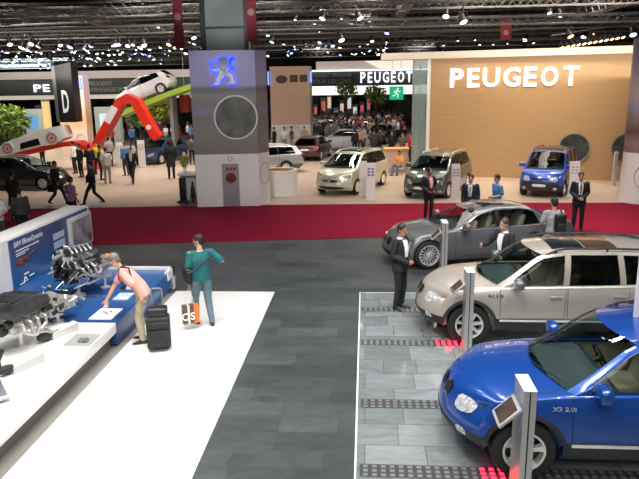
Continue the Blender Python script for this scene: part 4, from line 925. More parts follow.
# tall kiosks by the show cars
def kiosk(x, y, label, h=1.18, dp=.42):
    t = thing('tablet_kiosk', label, 'kiosk', (x, y, .016))
    bm = NB(); b2(bm, -.065, -.008, 0, dp, 0, h); b2(bm, .008, .065, 0, dp, 0, h); obj('side_plate', bm, mat('brushed aluminium', (.50,.50,.48), .35, .5), t)
    bm = NB(); b2(bm, -.008, .008, .01, dp-.01, 0, h-.01); obj('core', bm, M_['plastic'], t)
    bm = NB(); b2(bm, -.067, .067, -.002, dp+.002, h, h+.008); obj('top_cap', bm, M_['white'], t)
    bm = NB(); b2(bm, -.11, .11, -.04, dp+.02, 0, .015, bev=.004); obj('foot_plate', bm, M_['grey'], t)
    R_ = Matrix.Rotation(-.75, 3, 'Y') 
    c = V((-.20, .12, h-.28)); bm = NB(); box(bm, c, (.30,.36,.03), R_, .008); tb = obj('tablet', bm, mat('tablet frame', (.46,.47,.46), .4, .3), t)
    nrm = R_ @ V((0,0,1)); bm = NB(); box(bm, c+nrm*.016, (.235,.295,.006), R_); obj('screen', bm, M_['screen'], tb)
    bm = NB(); tube(bm, [(-.06,.14,h-.30), (-.14,.14,h-.32), c-nrm*.02], .022, 8); obj('bracket', bm, M_['grey'], tb)
    return t
kiosk(1.68, 6.10, 'aluminium kiosk with tilted tablet in front of the blue car wheel', 1.35, .40)
kiosk(1.72, 10.17, 'aluminium kiosk with tilted tablet in front of the champagne car wheel', 1.42, .30)
kiosk(1.84, 14.55, 'aluminium kiosk with tilted tablet beside the grey saloon wheel', 1.32)
# ------------------------------------------------------------ exhibition plinth with engines
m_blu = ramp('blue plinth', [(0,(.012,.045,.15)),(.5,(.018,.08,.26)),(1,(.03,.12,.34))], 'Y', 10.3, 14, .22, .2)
pl = thing('exhibition_plinth', 'long low plinth, white in front and blue at its far end', 'plinth')
bm = NB(); b2(bm, -8.6, -4.36, 1.5, 10.3, .27, .45, bev=.004); obj('white_top', bm, M_['white'], pl)
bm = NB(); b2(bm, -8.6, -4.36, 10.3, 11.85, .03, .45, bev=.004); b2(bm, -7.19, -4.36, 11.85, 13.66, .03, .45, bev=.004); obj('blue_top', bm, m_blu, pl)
bm = NB(); b2(bm, -8.6, -4.50, 1.6, 10.3, 0, .27); obj('recessed_base', bm, mat('base with painted shade', (.24,.225,.20), .6), pl)  # shade under the plinth's overhang is put into this grey
bm = NB(); b2(bm, -4.7, -4.22, -2, 13.3, 0, .008); struct('floor_gap_shade', bm, mat('gap floor with painted shade', (.20,.187,.17), .5))  # floor strip added; the shading beside the plinth is put into its grey
bm = NB(); b2(bm, -7.19, -4.34, 13.66, 13.78, .0, .50); b2(bm, -4.42, -4.34, 13.3, 13.78, .3, .5); obj('white_end_lip', bm, M_['white'], pl)
m_bw = ramp('blue picture wall', [(0,(.03,.17,.42)),(.35,(.02,.10,.30)),(.7,(.03,.09,.24)),(1,(.05,.09,.20))], 'Z', .4, 1.5, .25, .35, (1,.6,1))
wl = thing('info_wall', 'blue picture wall with white lettering and a thick white top', 'display wall')
bm = NB(); b2(bm, -7.75, -7.24, 12.12, 15.95, .45, 1.52, bev=.004); b2(bm, -8.9, -7.24, 11.9, 12.12, 0, 1.50); b2(bm, -7.75, -7.2, 15.9, 15.96, 0, 1.5); b2(bm, -7.75, -7.24, 13.8, 15.9, 0, .45); obj('white_frame', bm, M_['white'], wl)
bm = NB(); b2(bm, -7.24, -7.205, 12.14, 15.9, .0, 1.47); obj('blue_face', bm, m_bw, wl)
WU = V((0,1,0)); m_wt = mat('white print', (.82,.84,.86), .5)
text('lettering', "BMW EfficientDynamics", .165, (-7.202,12.90,1.335), WU, W, m_wt, wl, .001, .0015, 1.2)
bm = NB(); b2(bm, -7.204, -7.2, 12.33, 13.30, 1.19, 1.215); b2(bm, -7.204, -7.2, 12.33, 12.86, 1.13, 1.15); b2(bm, -7.204, -7.2, 12.33, 12.70, 1.09, 1.105); obj('text_lines', bm, m_wt, wl)
bm = NB(); b2(bm, -7.204, -7.2, 13.95, 14.5, 1.05, 1.20); b2(bm, -7.204, -7.2, 13.95, 14.5, .84, 1.0); obj('white_text_panels', bm, mat('pale print', (.45,.55,.68), .5), wl)
bm = NB(); ell(bm, (-7.2,12.45,.95), (.012,.17,.09)); tube(bm, [(-7.195,12.6,.97), (-7.195,13.2,1.08)], .016, 6); box(bm, (-7.197,12.72,.97), (.01,.25,.10)); obj('engine_picture', bm, noisy('red brown print', (.02,.02,.03), (.28,.07,.05), 9, .5), wl)
bm = NB()
for a in ((12.55,.64),(12.35,.47),(12.75,.55)): b2(bm, -7.204, -7.2, a[0], a[0]+.2, a[1], a[1]+.03)
for p_, q_ in (((12.5,.5),(12.58,.6)),((12.58,.6),(12.66,.5)),((12.66,.5),(12.5,.5))): tube(bm, [(-7.2,p_[0],p_[1]), (-7.2,q_[0],q_[1])], .01, 5)
obj('diagram', bm, m_wt, wl)
t = thing('wall_screen', 'framed flat screen mounted on the blue picture wall', 'screen', (-7.2,15.28,.98))
bm = NB(); b2(bm, 0, .09, -.60, .60, -.40, .42, bev=.01); obj('frame', bm, M_['lgrey'], t); bm = NB(); b2(bm, .088, .094, -.52, .52, -.32, .34); obj('picture', bm, noisy('screen picture', (.10,.13,.20), (.42,.40,.42), 2.5, .2), t)

m_alu = noisy('cast aluminium', (.38,.38,.37), (.62,.61,.58), 14, .35, 4, metal=.6, bump=.3); m_eng = noisy('black engine plastic', (.02,.02,.022), (.05,.05,.052), 6, .4)
m_hose = M_['black']
def fittings(t, n, bx, by, z0, z1, seed):
    rg = random.Random(seed); a_, d_ = NB(), NB()
    for k in range(n):
        sx = rg.choice((-1, 1)); x = rg.uniform(-bx, bx); y = sx*by*rg.uniform(.75, 1.1); z = rg.uniform(z0, z1)
        if rg.random() < .35: x = -bx*rg.uniform(.9, 1.15); y = rg.uniform(-by, by)
        b = a_ if rg.random() < .4 else d_; q = rg.random()
        if q < .35: box(b, (x,y,z), (rg.uniform(.04,.11), rg.uniform(.03,.08), rg.uniform(.03,.09)), Matrix.Rotation(rg.uniform(-.5,.5), 3, 'Y'), .008)
        elif q < .65: cyl(b, (x,y,z), (x+rg.uniform(-.05,.05), y+.06*sx, z+rg.uniform(-.06,.06)), rg.uniform(.014,.038), n=10)
        else: tube(b, [(x,y,z), (x+rg.uniform(-.08,.08), y+.07*sx, z+.03), (x+rg.uniform(-.16,.16), y+.05*sx, z-.08), (x+rg.uniform(-.2,.2), y, z-.14)], rg.uniform(.008,.017), 6)
    obj('silver_fittings', a_, m_alu, t, 30); obj('black_fittings', d_, M_['black'], t, 30)
def engine_v(loc, rz, label, sc=1.0):
    t = thing('engine', label, 'engine', loc, rz)   # x: lengthways, pulleys at -x... z=0 plinth top
    bm = NB(); box(bm, (0,0,.50), (.50,.38,.30), bev=.04); box(bm, (0,0,.36), (.46,.28,.10), bev=.03)
    for s in (-1, 1): box(bm, (0,s*.17,.66), (.52,.20,.18), Matrix.Rotation(-s*.6, 3, 'X'), .03)
    for k in range(5): cyl(bm, (-.2+.1*k,-.2,.44), (-.2+.1*k,.2,.44), .03, n=10)
    obj('block', bm, m_alu, t)
    bm = NB()
    for s in (-1, 1): box(bm, (0,s*.24,.76), (.54,.18,.07), Matrix.Rotation(-s*.6, 3, 'X'), .03)
    box(bm, (.02,0,.78), (.46,.20,.12), bev=.04)
    for k in range(6): box(bm, (-.18+.075*k,0,.85), (.03,.24,.03), bev=.01)
    obj('head_cover', bm, m_eng, t)
    bm = NB()
    for y, z, r in ((0,.42,.10),(-.17,.56,.07),(.17,.56,.075),(.02,.64,.055),(-.20,.38,.07),(.2,.40,.055)):
        lathe(bm, [(.01,.10),(r*.5,.10),(r*.6,.06),(r,.06),(r,.02),(r*.9,.0),(.01,0)], (-.26,y,z), (-1,0,0), 24)
    obj('pulleys', bm, M_['black'], t)
    bm = NB(); path = [(0,.32),(-.17,.31),(-.28,.38),(-.25,.58),(-.1,.66),(.02,.70),(.2,.63),(.25,.56),(.24,.36),(.1,.33),(0,.32)]; tube(bm, [(-.335,a,b) for a, b in path], .012, 6); obj('belt', bm, M_['rubber'], t)
    for s in (-1, 1):
        bm = NB()
        for k in range(4): tube(bm, [(-.18+.12*k,s*.25,.62), (-.16+.12*k,s*.36,.56), (-.10+.10*k,s*.37,.46), (.05,s*.33,.38)], .024, 8)
        tube(bm, [(.05,s*.33,.40), (.2,s*.30,.32), (.45,s*.28,.30)], .035, 8); obj('exhaust_manifold', bm, m_alu, t)
    bm = NB()
    for k in range(5): tube(bm, [(-.18+.09*k,-.16,.80), (-.18+.09*k,-.05,.89), (-.18+.09*k,.08,.88), (-.18+.09*k,.16,.80)], .022, 8)
    tube(bm, [(-.26,.02,.80), (-.36,.10,.74), (-.34,.22,.62)], .035, 8); tube(bm, [(-.25,-.1,.74), (-.33,-.2,.70), (-.30,-.26,.55)], .02, 6); obj('intake_pipes', bm, M_['grey'], t)
    bm = NB(); lathe(bm, [(.01,0),(.24,0),(.24,.05),(.20,.12),(.15,.20),(.12,.32),(.11,.42),(.06,.44),(.05,.50),(.01,.50)], (.24,0,.48), (1,0,0), 24); 
    for k in range(8): a = k*PI/4; tube(bm, [(.27,.23*math.cos(a),.48+.23*math.sin(a)), (.5,.14*math.cos(a),.48+.14*math.sin(a)), (.64,.115*math.cos(a),.48+.115*math.sin(a))], .012, 5)
    obj('gearbox', bm, m_alu, t)
    bm = NB(); box(bm, (.50,-.16,.62), (.08,.08,.09), bev=.02); obj('orange_connector', bm, CL['orange'], t)
    bm = NB(); cyl(bm, (-.05,0,0), (-.05,0,.36), .03, .03, 12); cyl(bm, (.5,0,0), (.5,0,.40), .022, .022, 12); lathe(bm, [(.12,0),(.12,.02),(.04,.03)], (-.05,0,0), (0,0,1), 24, cap=True); lathe(bm, [(.09,0),(.09,.02),(.03,.03)], (.5,0,0), (0,0,1), 24, cap=True); obj('stand', bm, M_['alloy'], t)
    fittings(t, 85, .27, .30, .34, .84, int(sc*100))
    t.scale = (sc,)*3; return t
engine_v((-5.66,11.85,.45), math.radians(58), 'cutaway V engine with black pulleys and silver gearbox on the blue plinth', 1.12)
t = thing('engine', 'big engine under a ribbed black cover on the white plinth', 'engine', (-5.50,9.25,.45), math.radians(75))
bm = NB(); box(bm, (0,0,.46), (.62,.40,.26), bev=.04); box(bm, (0,0,.32), (.5,.3,.1), bev=.03)
for k in range(4): cyl(bm, (-.22+.15*k,-.26,.46), (-.22+.15*k,.26,.46), .05, n=12)
for k in range(6): box(bm, (-.25+.1*k,-.21,.42), (.02,.04,.2)); box(bm, (-.25+.1*k,.21,.42), (.02,.04,.2))
obj('block', bm, m_alu, t)
bm = NB(); prism(bm, [(-.42,.60),(.34,.60),(.40,.68),(.36,.78),(.1,.84),(-.34,.82),(-.44,.72)], (0,-.31,0), (1,0,0), W, -.62); obj('cover', bm, m_eng, t, 25)
bm = NB()
for k in range(5): box(bm, (-.02+.0*k,-.2+.1*k,.835), (.56,.03,.02), bev=.006)
box(bm, (.0,.0,.835), (.16,.5,.022), bev=.006); obj('cover_ribs', bm, M_['plastic'], t)
bm = NB()
for k in range(4): tube(bm, [(-.25+.16*k,-.20,.50), (-.25+.16*k,-.33,.46), (-.22+.15*k,-.33,.34), (-.05+.04*k,-.30,.24)], .030, 8)
tube(bm, [(0,-.30,.26), (.25,-.30,.20), (.38,-.30,.10), (.5,-.30,.10)], .035, 8); obj('exhaust_manifold', bm, m_alu, t)
bm = NB()
for y, z, r in ((0,.38,.10),(-.16,.50,.07),(.16,.50,.07)): lathe(bm, [(.01,.1),(r*.6,.1),(r,.06),(r,.0),(.01,0)], (-.32,y,z), (-1,0,0), 20)
for y, z, r in ((0,.42,.12),(-.18,.52,.05),(.15,.56,.06)): lathe(bm, [(.01,.1),(r*.6,.1),(r,.06),(r,.0),(.01,0)], (.32,y,z), (1,0,0), 20)
obj('pulleys', bm, M_['black'], t)
bm = NB(); cyl(bm, (0,0,0), (0,0,.3), .035, n=12); lathe(bm, [(.14,0),(.14,.02),(.04,.03)], (0,0,0), (0,0,1), 24, cap=True); obj('stand', bm, M_['alloy'], t)
engine_v((-5.62,7.6,.45), math.radians(85), 'second cutaway engine at the left edge of the white plinth', .95)
t = thing('gearbox', 'small cast silver gearbox cutaway on a foot between the two big engines', 'gearbox', (-5.42,10.35,.45), math.radians(55))
bm = NB(); prism(bm, [(-.20,.14),(.02,.14),(.06,.22),(.28,.24),(.28,.40),(.10,.46),(-.05,.56),(-.16,.52),(-.20,.4)], (0,-.14,0), (1,0,0), W, -.26); box(bm, (-.05,-.15,.3), (.16,.04,.16), bev=.01); cyl(bm, (.28,0,.32), (.36,0,.32), .08, n=16); cyl(bm, (-.2,0,.32), (-.26,0,.32), .12, n=20)
for k in range(4): cyl(bm, (-.15+.1*k,-.16,.42), (-.15+.1*k,-.13,.42), .02, n=8)
obj('housing', bm, m_alu, t, 30)
bm = NB(); box(bm, (.0,-.165,.30), (.10,.02,.12), bev=.006); obj('cutaway_window', bm, M_['black'], t); bm = NB(); cyl(bm, (0,0,0), (0,0,.16), .03, n=12); cyl(bm, (0,0,0), (0,0,.015), .10, n=20); obj('stand', bm, M_['alloy'], t)
fittings(t, 60, .34, .28, .26, .58, 9)
def wedge(x, y, rz, label, L=.50):
    t = thing('exhibit_bracket', label, 'exhibit', (x, y, .45), rz)
    bm = NB(); prism(bm, [(-L/2,0),(L/2,0),(L/2,.16),(-L/2,.10)], (0,.07,0), (1,0,0), W, .14); obj('silver_box', bm, M_['lgrey'], t, 20)
    bm = NB(); tube(bm, [(-L/2-.22,0,.10), (-L/2-.06,0,.09), (-L/2+.02,0,.09)], [.05,.07,.05], 12); tube(bm, [(-L/2-.16,0,.12), (-L/2-.2,-.05,.28), (-L/2-.12,-.05,.42)], .03, 8); obj('exhaust_end', bm, M_['plastic'], t)
wedge(-5.02, 9.72, math.radians(62), 'silver block with dark exhaust end right of the ribbed engine')
wedge(-4.98, 8.45, math.radians(62), 'silver block with dark exhaust end nearer the left photo edge')
t = thing('display_tray', 'sunken grey square tray holding a small metal part', 'tray', (-4.60,9.49,.45))
bm = NB(); b2(bm, -.23, .23, -.27, .27, 0, .003); obj('tray_floor', bm, mat('tray grey', (.30,.30,.28), .5), t); bm = NB()
for a in ((-.25,.25,-.29,-.27),(-.25,.25,.27,.29),(-.25,-.23,-.29,.29),(.23,.25,-.29,.29)): b2(bm, *a, 0, .012)
obj('rim', bm, M_['white'], t)
t = thing('metal_part', 'small dark finned metal part lying in the sunken tray', 'metal part', (-4.55,9.42,.455)); bm = NB(); box(bm, (0,0,.02), (.16,.10,.035), bev=.01); cyl(bm, (.02,-.03,.03), (.02,-.03,.07), .03, n=12); cyl(bm, (-.05,.03,.03), (-.05,.03,.06), .02, n=12); obj('casting', bm, M_['grey'], t)
bm = NB(); 
for k in range(4): box(bm, (-.06+.04*k,.0,.05), (.01,.09,.03))
obj('fins', bm, M_['grey'], t)
for x, y, w_, l_, lab in ((-4.70,10.72,.42,.56,'white square panel with small parts under the leaning man\'s hand'), (-4.75,11.72,.30,.42,'pale square panel on the blue plinth, behind the leaning man\'s arm'), (-4.78,12.35,.26,.34,'small pale panel farther back on the blue plinth')):
    t = thing('picture_board', lab, 'board', (x, y, .45)); bm = NB(); b2(bm, -w_/2, w_/2, -l_/2, l_/2, 0, .02, bev=.004); obj('board', bm, M_['white'] if w_ > .4 else noisy('pale picture', (.35,.45,.58), (.6,.66,.7), 6, .4), t)
    if w_ > .4:
        bm = NB(); 
        for a in ((0,0),(.07,.06),(-.06,.04),(.05,-.07)): cyl(bm, (a[0],a[1],.02), (a[0],a[1],.05), .022, n=10)
        obj('small_parts', bm, m_alu, t)
t = thing('info_tablet', 'grey slanted information screen at the left edge of the white plinth', 'screen', (-4.93,7.42,.45), .75)
bm = NB(); box(bm, (-.1,0,.12), (.62,.44,.035), Matrix.Rotation(.28, 3, 'X'), .01); obj('frame', bm, M_['lgrey'], t); bm = NB(); box(bm, (-.1,-.0,.14), (.54,.36,.012), Matrix.Rotation(.28, 3, 'X')); obj('screen', bm, noisy('grey display', (.08,.10,.13), (.18,.20,.24), 3, .2), t)
bm = NB(); box(bm, (-.1,.05,.05), (.3,.1,.1), bev=.01); obj('foot', bm, M_['lgrey'], t)

# ------------------------------------------------------------ desks, plants, luggage
t = thing('reception_counter', 'white rounded counter with wood inside, right of the lion tower', 'counter', (-3.62,26.9,0))
bm = NB(); lathe(bm, [(.74,0),(.76,1.08),(.62,1.08),(.62,1.0)], (0,0,0), (0,0,1), 48); obj('shell', bm, M_['white_matte'], t); bm = NB(); lathe(bm, [(.62,.7),(.61,1.06)], (0,0,0), (0,0,1), 40); lathe(bm, [(.001,.72),(.61,.72)], (0,0,0), (0,0,1), 40); obj('wood_inside', bm, mat('warm wood', (.55,.30,.14), .5), t)
t = thing('side_counter', 'small white counter behind the left side of the lion tower', 'counter', (-7.0,25.1,0))
bm = NB(); b2(bm, -.42, .55, -.4, .4, 1.12, 1.2, bev=.01); obj('top', bm, M_['white'], t); bm = NB(); b2(bm, -.38, .5, -.2, .35, 0, 1.12); obj('cupboard', bm, M_['lgrey'], t)
for x, y, lab, h in ((-7.13,24.42,'tall black equipment case on small wheels left of the lion tower',1.05), (-6.72,24.35,'folded black tripod trolley leaning beside the lion tower',1.0)):
    t = thing('equipment_case', lab, 'luggage', (x, y, .012)); 
    if h > 1.02:
        bm = NB(); box(bm, (0,0,.6), (.24,.22,.95), bev=.03); obj('case', bm, M_['black'], t); bm = NB(); box(bm, (0,-.05,.12), (.45,.2,.10), bev=.02); obj('base', bm, M_['plastic'], t)
    else:
        bm = NB(); tube(bm, [(-.13,0,.06), (-.02,0,.85), (0,0,.95), (.02,0,.85), (.13,0,.06)], .02, 8); tube(bm, [(0,0,.9), (0,-.02,.3), (0,0,.1)], .05, 8); obj('frame', bm, M_['black'], t); bm = NB(); box(bm, (0,0,.5), (.16,.12,.4), bev=.03); obj('bag', bm, M_['plastic'], t)
    bm = NB()
    for s in (-1, 1): cyl(bm, (s*.13-.02,0,.045), (s*.13+.02,0,.045), .045, n=14)
    obj('wheels', bm, M_['rubber'], t)
leafcols = {}
def leaves(bm, c, r, n, s):
    for _ in range(n):
        d = V((random.gauss(0,1), random.gauss(0,1), random.gauss(0,1))).normalized()*(random.random()**.4); p = V(c)+V((d.x*r[0], d.y*r[1], d.z*r[2]))
        a = V((random.gauss(0,1), random.gauss(0,1), random.gauss(0,1))).normalized(); b = a.cross(V((random.gauss(0,1), random.gauss(0,1), random.gauss(0,1)))).normalized(); q = s*random.uniform(.6,1.3)
        bm.faces.new([bm.verts.new(p-a*q), bm.verts.new(p+b*q*.45), bm.verts.new(p+a*q), bm.verts.new(p-b*q*.45)])
def tree(x, y, zc, r, h, label, col1, col2, n=900, z0=0, kind='indoor_tree'):
    t = thing(kind, label, 'tree', (x, y, z0), 0)
    bm = NB(); tube(bm, [(0,0,0), (.05,0,zc*.5), (-.03,0,zc)], [.10,.07,.05], 8)
    for k in range(6): a = k*1.05; tube(bm, [(0,0,zc*.75), (r*.4*math.cos(a), r*.4*math.sin(a), zc), (r*.7*math.cos(a), r*.7*math.sin(a), zc+h*.3)], [.04,.03,.012], 6)
    obj('trunk', bm, M_['hairb'], t)
    bm = NB(); leaves(bm, (0,0,zc), (r,r,h), n, .17)
    for k in range(5): leaves(bm, (random.uniform(-r,r)*.7, random.uniform(-r,r)*.6, zc+random.uniform(-h,h)*.7), (r*.5,r*.5,h*.4), n//7, .17)
    obj('foliage', bm, noisy('leaves', col1, col2, 1.6, .7), t, recalc=False)
    bm = NB(); lathe(bm, [(.001,0),(.3,0),(.38,.5),(.34,.5),(.33,.4),(.001,.4)], (0,0,0), (0,0,1), 20); obj('pot', bm, M_['plastic'], t)
G1, G2, G3 = (.05,.13,.02), (.16,.28,.04), (.45,.40,.05)
tree(-22.6, 39.5, 2.6, 1.35, 1.15, 'leafy indoor tree at the far left behind the white tilted show car', G1, (.25,.33,.05), 900)
tree(-14.6, 44.5, 3.3, 1.35, 1.2, 'tree with yellow green leaves left of the lion tower', G1, (.42,.42,.05), 1000)
tree(-16.6, 46.8, 2.7, 1.15, 1.0, 'smaller tree seen through the red arch', (.06,.14,.04), (.16,.26,.08), 600)
tree(-1.45, 49.2, 4.3, .85, .7, 'thin tree in front of the left end of the navy banner', G1, (.22,.34,.07), 150)
tree(.75, 49.2, 3.9, .85, .75, 'thin tree just left of the green exit sign', G1, (.25,.36,.06), 170)
t = thing('vase_of_flowers', 'white vase with tall yellow green blooms on the side counter', 'plant', (-7.18,25.05,1.2)); bm = NB(); lathe(bm, [(.001,0),(.07,0),(.05,.12),(.085,.24),(.07,.24)], (0,0,0), (0,0,1), 20); obj('vase', bm, M_['white'], t)
bm = NB(); leaves(bm, (0,0,.45), (.20,.18,.26), 220, .06); 
for k in range(7): tube(bm, [(0,0,.15), (.12*math.cos(k), .12*math.sin(k), .5)], .006, 4)
obj('blooms', bm, noisy('yellow green blooms', (.25,.25,.04), (.7,.6,.12), 9, .7), t, recalc=False)
t = thing('pink_counter', 'pinkish square counter with orange top beside the green glass panel', 'counter', (1.62,34.2,0)); bm = NB(); b2(bm, -.62, .62, -.45, .5, 0, 1.22, bev=.01); obj('body', bm, mat('pinkish laminate', (.60,.40,.33), .5), t); bm = NB(); b2(bm, -.66, .66, -.5, .55, 1.22, 1.28, bev=.01); obj('top', bm, CL['orange'], t)

# ------------------------------------------------------------ red ramps and show cars
def beam(bm, pts, w, d):
    rs = []; pts = [V(p) for p in pts]
    for i, p in enumerate(pts):
        t = (pts[min(i+1,len(pts)-1)]-pts[max(i-1,0)]).normalized(); nrm = V((-t.z,0,t.x)); sc = 1/max(.5, abs((pts[i]-pts[max(i-1,0)]).normalized().dot(t)) if i else 1)
        rs.append([p+nrm*w/2*sc+V((0,-d/2,0)), p+nrm*w/2*sc+V((0,d/2,0)), p-nrm*w/2*sc+V((0,d/2,0)), p-nrm*w/2*sc+V((0,-d/2,0))])
    rings(bm, rs)
t = thing('red_arch_ramp', 'tall red angular arch ramp carrying a tilted car', 'ramp', (0,0,0))
bm = NB(); beam(bm, [(-16.6,38,.0),(-16.45,38,.8),(-14.45,38,3.80),(-14.0,38,4.0),(-13.55,38,3.80),(-12.6,38,1.95),(-12.35,38,1.65)], .46, .9); obj('red_beam', bm, M_['wood_red'], t, 20)
bm = NB(); beam(bm, [(-15.3,37.52,2.62),(-14.72,37.52,3.48)], .44, .04); obj('white_patch', bm, M_['white'], t, 20)
bm = NB(); box(bm, (-12.78,37.53,2.3), (.24,.03,.24), Matrix.Rotation(.5,3,'Y')); box(bm, (-12.78,37.52,2.3), (.24,.03,.24), Matrix.Rotation(1.2,3,'Y')); obj('white_mark', bm, M_['white'], t)
t = thing('lime_ramp', 'lime green sloping plank under the car on the red arch', 'ramp', (0,0,0)); bm = NB(); beam(bm, [(-15.4,40.5,2.95),(-12.2,40.5,4.15),(-9.4,40.5,5.0)], .30, 1.9); obj('plank', bm, mat('lime lacquer', (.35,.55,.06), .4), t, 20); bm = NB(); b2(bm, -12.2, -12.0, 40, 41, 0, 4.4); obj('support', bm, M_['grey'], t)
t = thing('tilted_show_car', 'low white show car with dark side window lying tilted on a red ramp', 'car', (-18.95,36,1.62)); t.rotation_euler = (0, -.21, 0)
bm = NB(); rings(bm, [[V((x,-.6+yo,zb)), V((x,-.6+yo,(zb+zt)/2)), V((x,-.5+yo,zt)), V((x,.5-yo,zt+.02)), V((x,.6-yo,(zb+zt)/2)), V((x,.6-yo,zb))] for x, zb, zt, yo in ((-2.05,-.12,.05,.12),(-1.95,-.25,.22,.05),(-1.2,-.3,.40,0),(-.6,-.3,.46,0),(.6,-.3,.55,0),(1.3,-.3,.58,0),(1.8,-.25,.55,.0),(2.02,-.15,.50,.08))]); obj('body', bm, M_['white'], t, 30)
bm = NB(); prism(bm, [(-.72,-.22),(.52,-.22),(.50,.16),(-.62,.10)], (0,-.605,0), (1,0,0), W, .02); obj('side_window', bm, M_['gloss'], t)
for x in (-1.45, 1.28):
    bm = NB(); lathe(bm, [(.001,.04),(.36,.04),(.38,.0),(.38,-.1)], (x,-.60,-.02), (0,-1,0), 28); w_ = obj('wheel', bm, M_['lgrey'], t); bm = NB(); lathe(bm, [(.20,.05),(.24,.055),(.26,.05)], (x,-.60,-.02), (0,-1,0), 28); lathe(bm, [(.001,.06),(.08,.05)], (x,-.60,-.02), (0,-1,0), 16); obj('wheel_ring', bm, CL['red'], w_)
t = thing('red_curved_ramp', 'long low red curved ramp under the white tilted show car', 'ramp', (0,0,0)); bm = NB(); beam(bm, [(-20.3,36.2,.86),(-18.6,36.2,1.22),(-17.2,36.2,1.50),(-16.5,36.2,1.52),(-15.9,36.2,1.25),(-15.6,36.2,.5),(-15.6,36.2,.0)], .26, 1.2); obj('red_beam', bm, M_['wood_red'], t, 20); bm = NB(); b2(bm, -20.3, -19.7, 35.7, 36.3, 0, .95); obj('white_support', bm, M_['white'], t)

# ------------------------------------------------------------ cars
PT = dict(blue=paint('deep blue metallic', (.008,.062,.31), .3, .25), champ=paint('champagne metallic', (.54,.49,.42), .5), grey=paint('steel grey metallic', (.19,.195,.205), .5), cream=paint('cream metallic', (.62,.62,.46), .3), green=paint('dark grey green metallic', (.10,.125,.105), .45),
  vblue=paint('bright blue metallic', (.02,.10,.50), .2), black=paint('black car paint', (.012,.013,.016), .1), silver=paint('silver metallic', (.45,.47,.50), .5), white=paint('white car paint', (.75,.76,.80), .0), red=paint('red car paint', (.40,.012,.012), .1), dred=paint('dark red car paint', (.045,.010,.012), .1), navy=paint('navy car paint', (.02,.05,.16), .2))
S1 = variant(SUV, int=M_['beige_int'], style='five', cladmat=mat('cladding near black', (.022,.024,.03), .5))
S2 = variant(SUV, int=M_['beige_int'], sunroof=(2.28,3.40,.46), sunsplit=2, pillarmat=PT['champ'], mirmat=PT['grey'])
S1['_wm'] = wheel_meshes(.365, .235, .225, 'five'); SUV.pop('_wm', None)
c1 = make_car(S1, 'suv', 'deep blue off-roader nearest the camera, bonnet towards the aisle', PT['blue'], (.93+2.285,7.50,.016), 0)
c2 = make_car(S2, 'suv', 'champagne off-roader with glass roof, parked between blue car and grey saloon', PT['champ'], (.93+2.285,11.45,.016), 0)
c3 = make_car(variant(SEDAN, int=M_['beige_int']), 'saloon_car', 'steel grey saloon with many-spoked wheels on the edge of the dark tiles', PT['grey'], (.48+2.53*math.cos(.27),15.95+2.53*math.sin(.27)+.05,.0), .27)
def sidetext(car, s, x, z, w, h, nm, yo): 
    text(nm, s, h*1.4, (x, yo, z), (1,0,0), W, M_['chrome'], car, .003, .002, w)
for c, lx in ((c1,-1.02),(c2,-1.0)):
    sidetext(c, 'X3 2.0i' if c is c1 else 'X3 3.0i', lx-.0, .90, .26, .05, 'badge_lettering', -.905)
c4 = make_car(MINIVAN, 'people_carrier', 'cream people carrier with roof rails beyond the red carpet', PT['cream'], (-.56,28.42,.012), math.radians(66))
c5 = make_car(variant(MINIVAN, sunroof=None, railmat='alloy'), 'people_carrier', 'dark grey green people carrier in front of the oak wall', PT['green'], (3.10,27.42,.012), math.radians(66))
c6 = make_car(VAN, 'small_van', 'bright blue high-roofed van with roof slats before the oak wall', PT['vblue'], (7.75,27.55,.012), math.radians(64))
c7 = make_car(WAGON, 'estate_car', 'shiny black estate car at the far left of the beige floor', PT['black'], (-16.25,29.1,.012), PI-.05)
c8 = make_car(variant(WAGON, clad=.5, cladmat=mat('dark grey lower paint', (.10,.10,.11), .4)), 'estate_car', 'silver estate with dark lower body and red tail light behind the rounded counter', PT['silver'], (-5.62,34.0,.012), .42)
c9 = make_car(HATCH, 'hatchback', 'dark red hatchback seen from behind, beside the silver estate', PT['dred'], (-3.35,41.3,.012), math.radians(-100))
c10 = make_car(variant(HATCH), 'hatchback', 'white hatchback seen side on in front of the far crowd', PT['white'], (-1.75,47.4,.02), .06)
c11 = make_car(variant(HATCH), 'hatchback', 'dark blue car facing the camera between the white info panels', PT['navy'], (-12.9,39.9,.012), math.radians(75))
c12 = make_car(HATCH, 'hatchback', 'white car on top of the red arch with its nose raised', PT['white'], (-13.65,40.4,3.80), 0); c12.rotation_euler = (0, -.33, 0)
c13 = make_car(HATCH, 'hatchback', 'silver car cut by the left photo edge behind the black estate', PT['silver'], (-22.6,33.0,.012), 1.0)
c14 = make_car(variant(HATCH), 'hatchback', 'bright red car far away below the navy banner', PT['red'], (-.8,60,.02), .3)
c15 = make_car(variant(HATCH), 'hatchback', 'dark green car parked nose on in the far crowd', PT['green'], (1.2,52.5,.02), 1.3)
c16 = dup(c14, (2.6,63,.02), 1.9, 'deep red car far away right below the exit sign')
c17 = dup(c10, (-4.2,62,.02), -.2, 'white car far away at the left of the crowd')
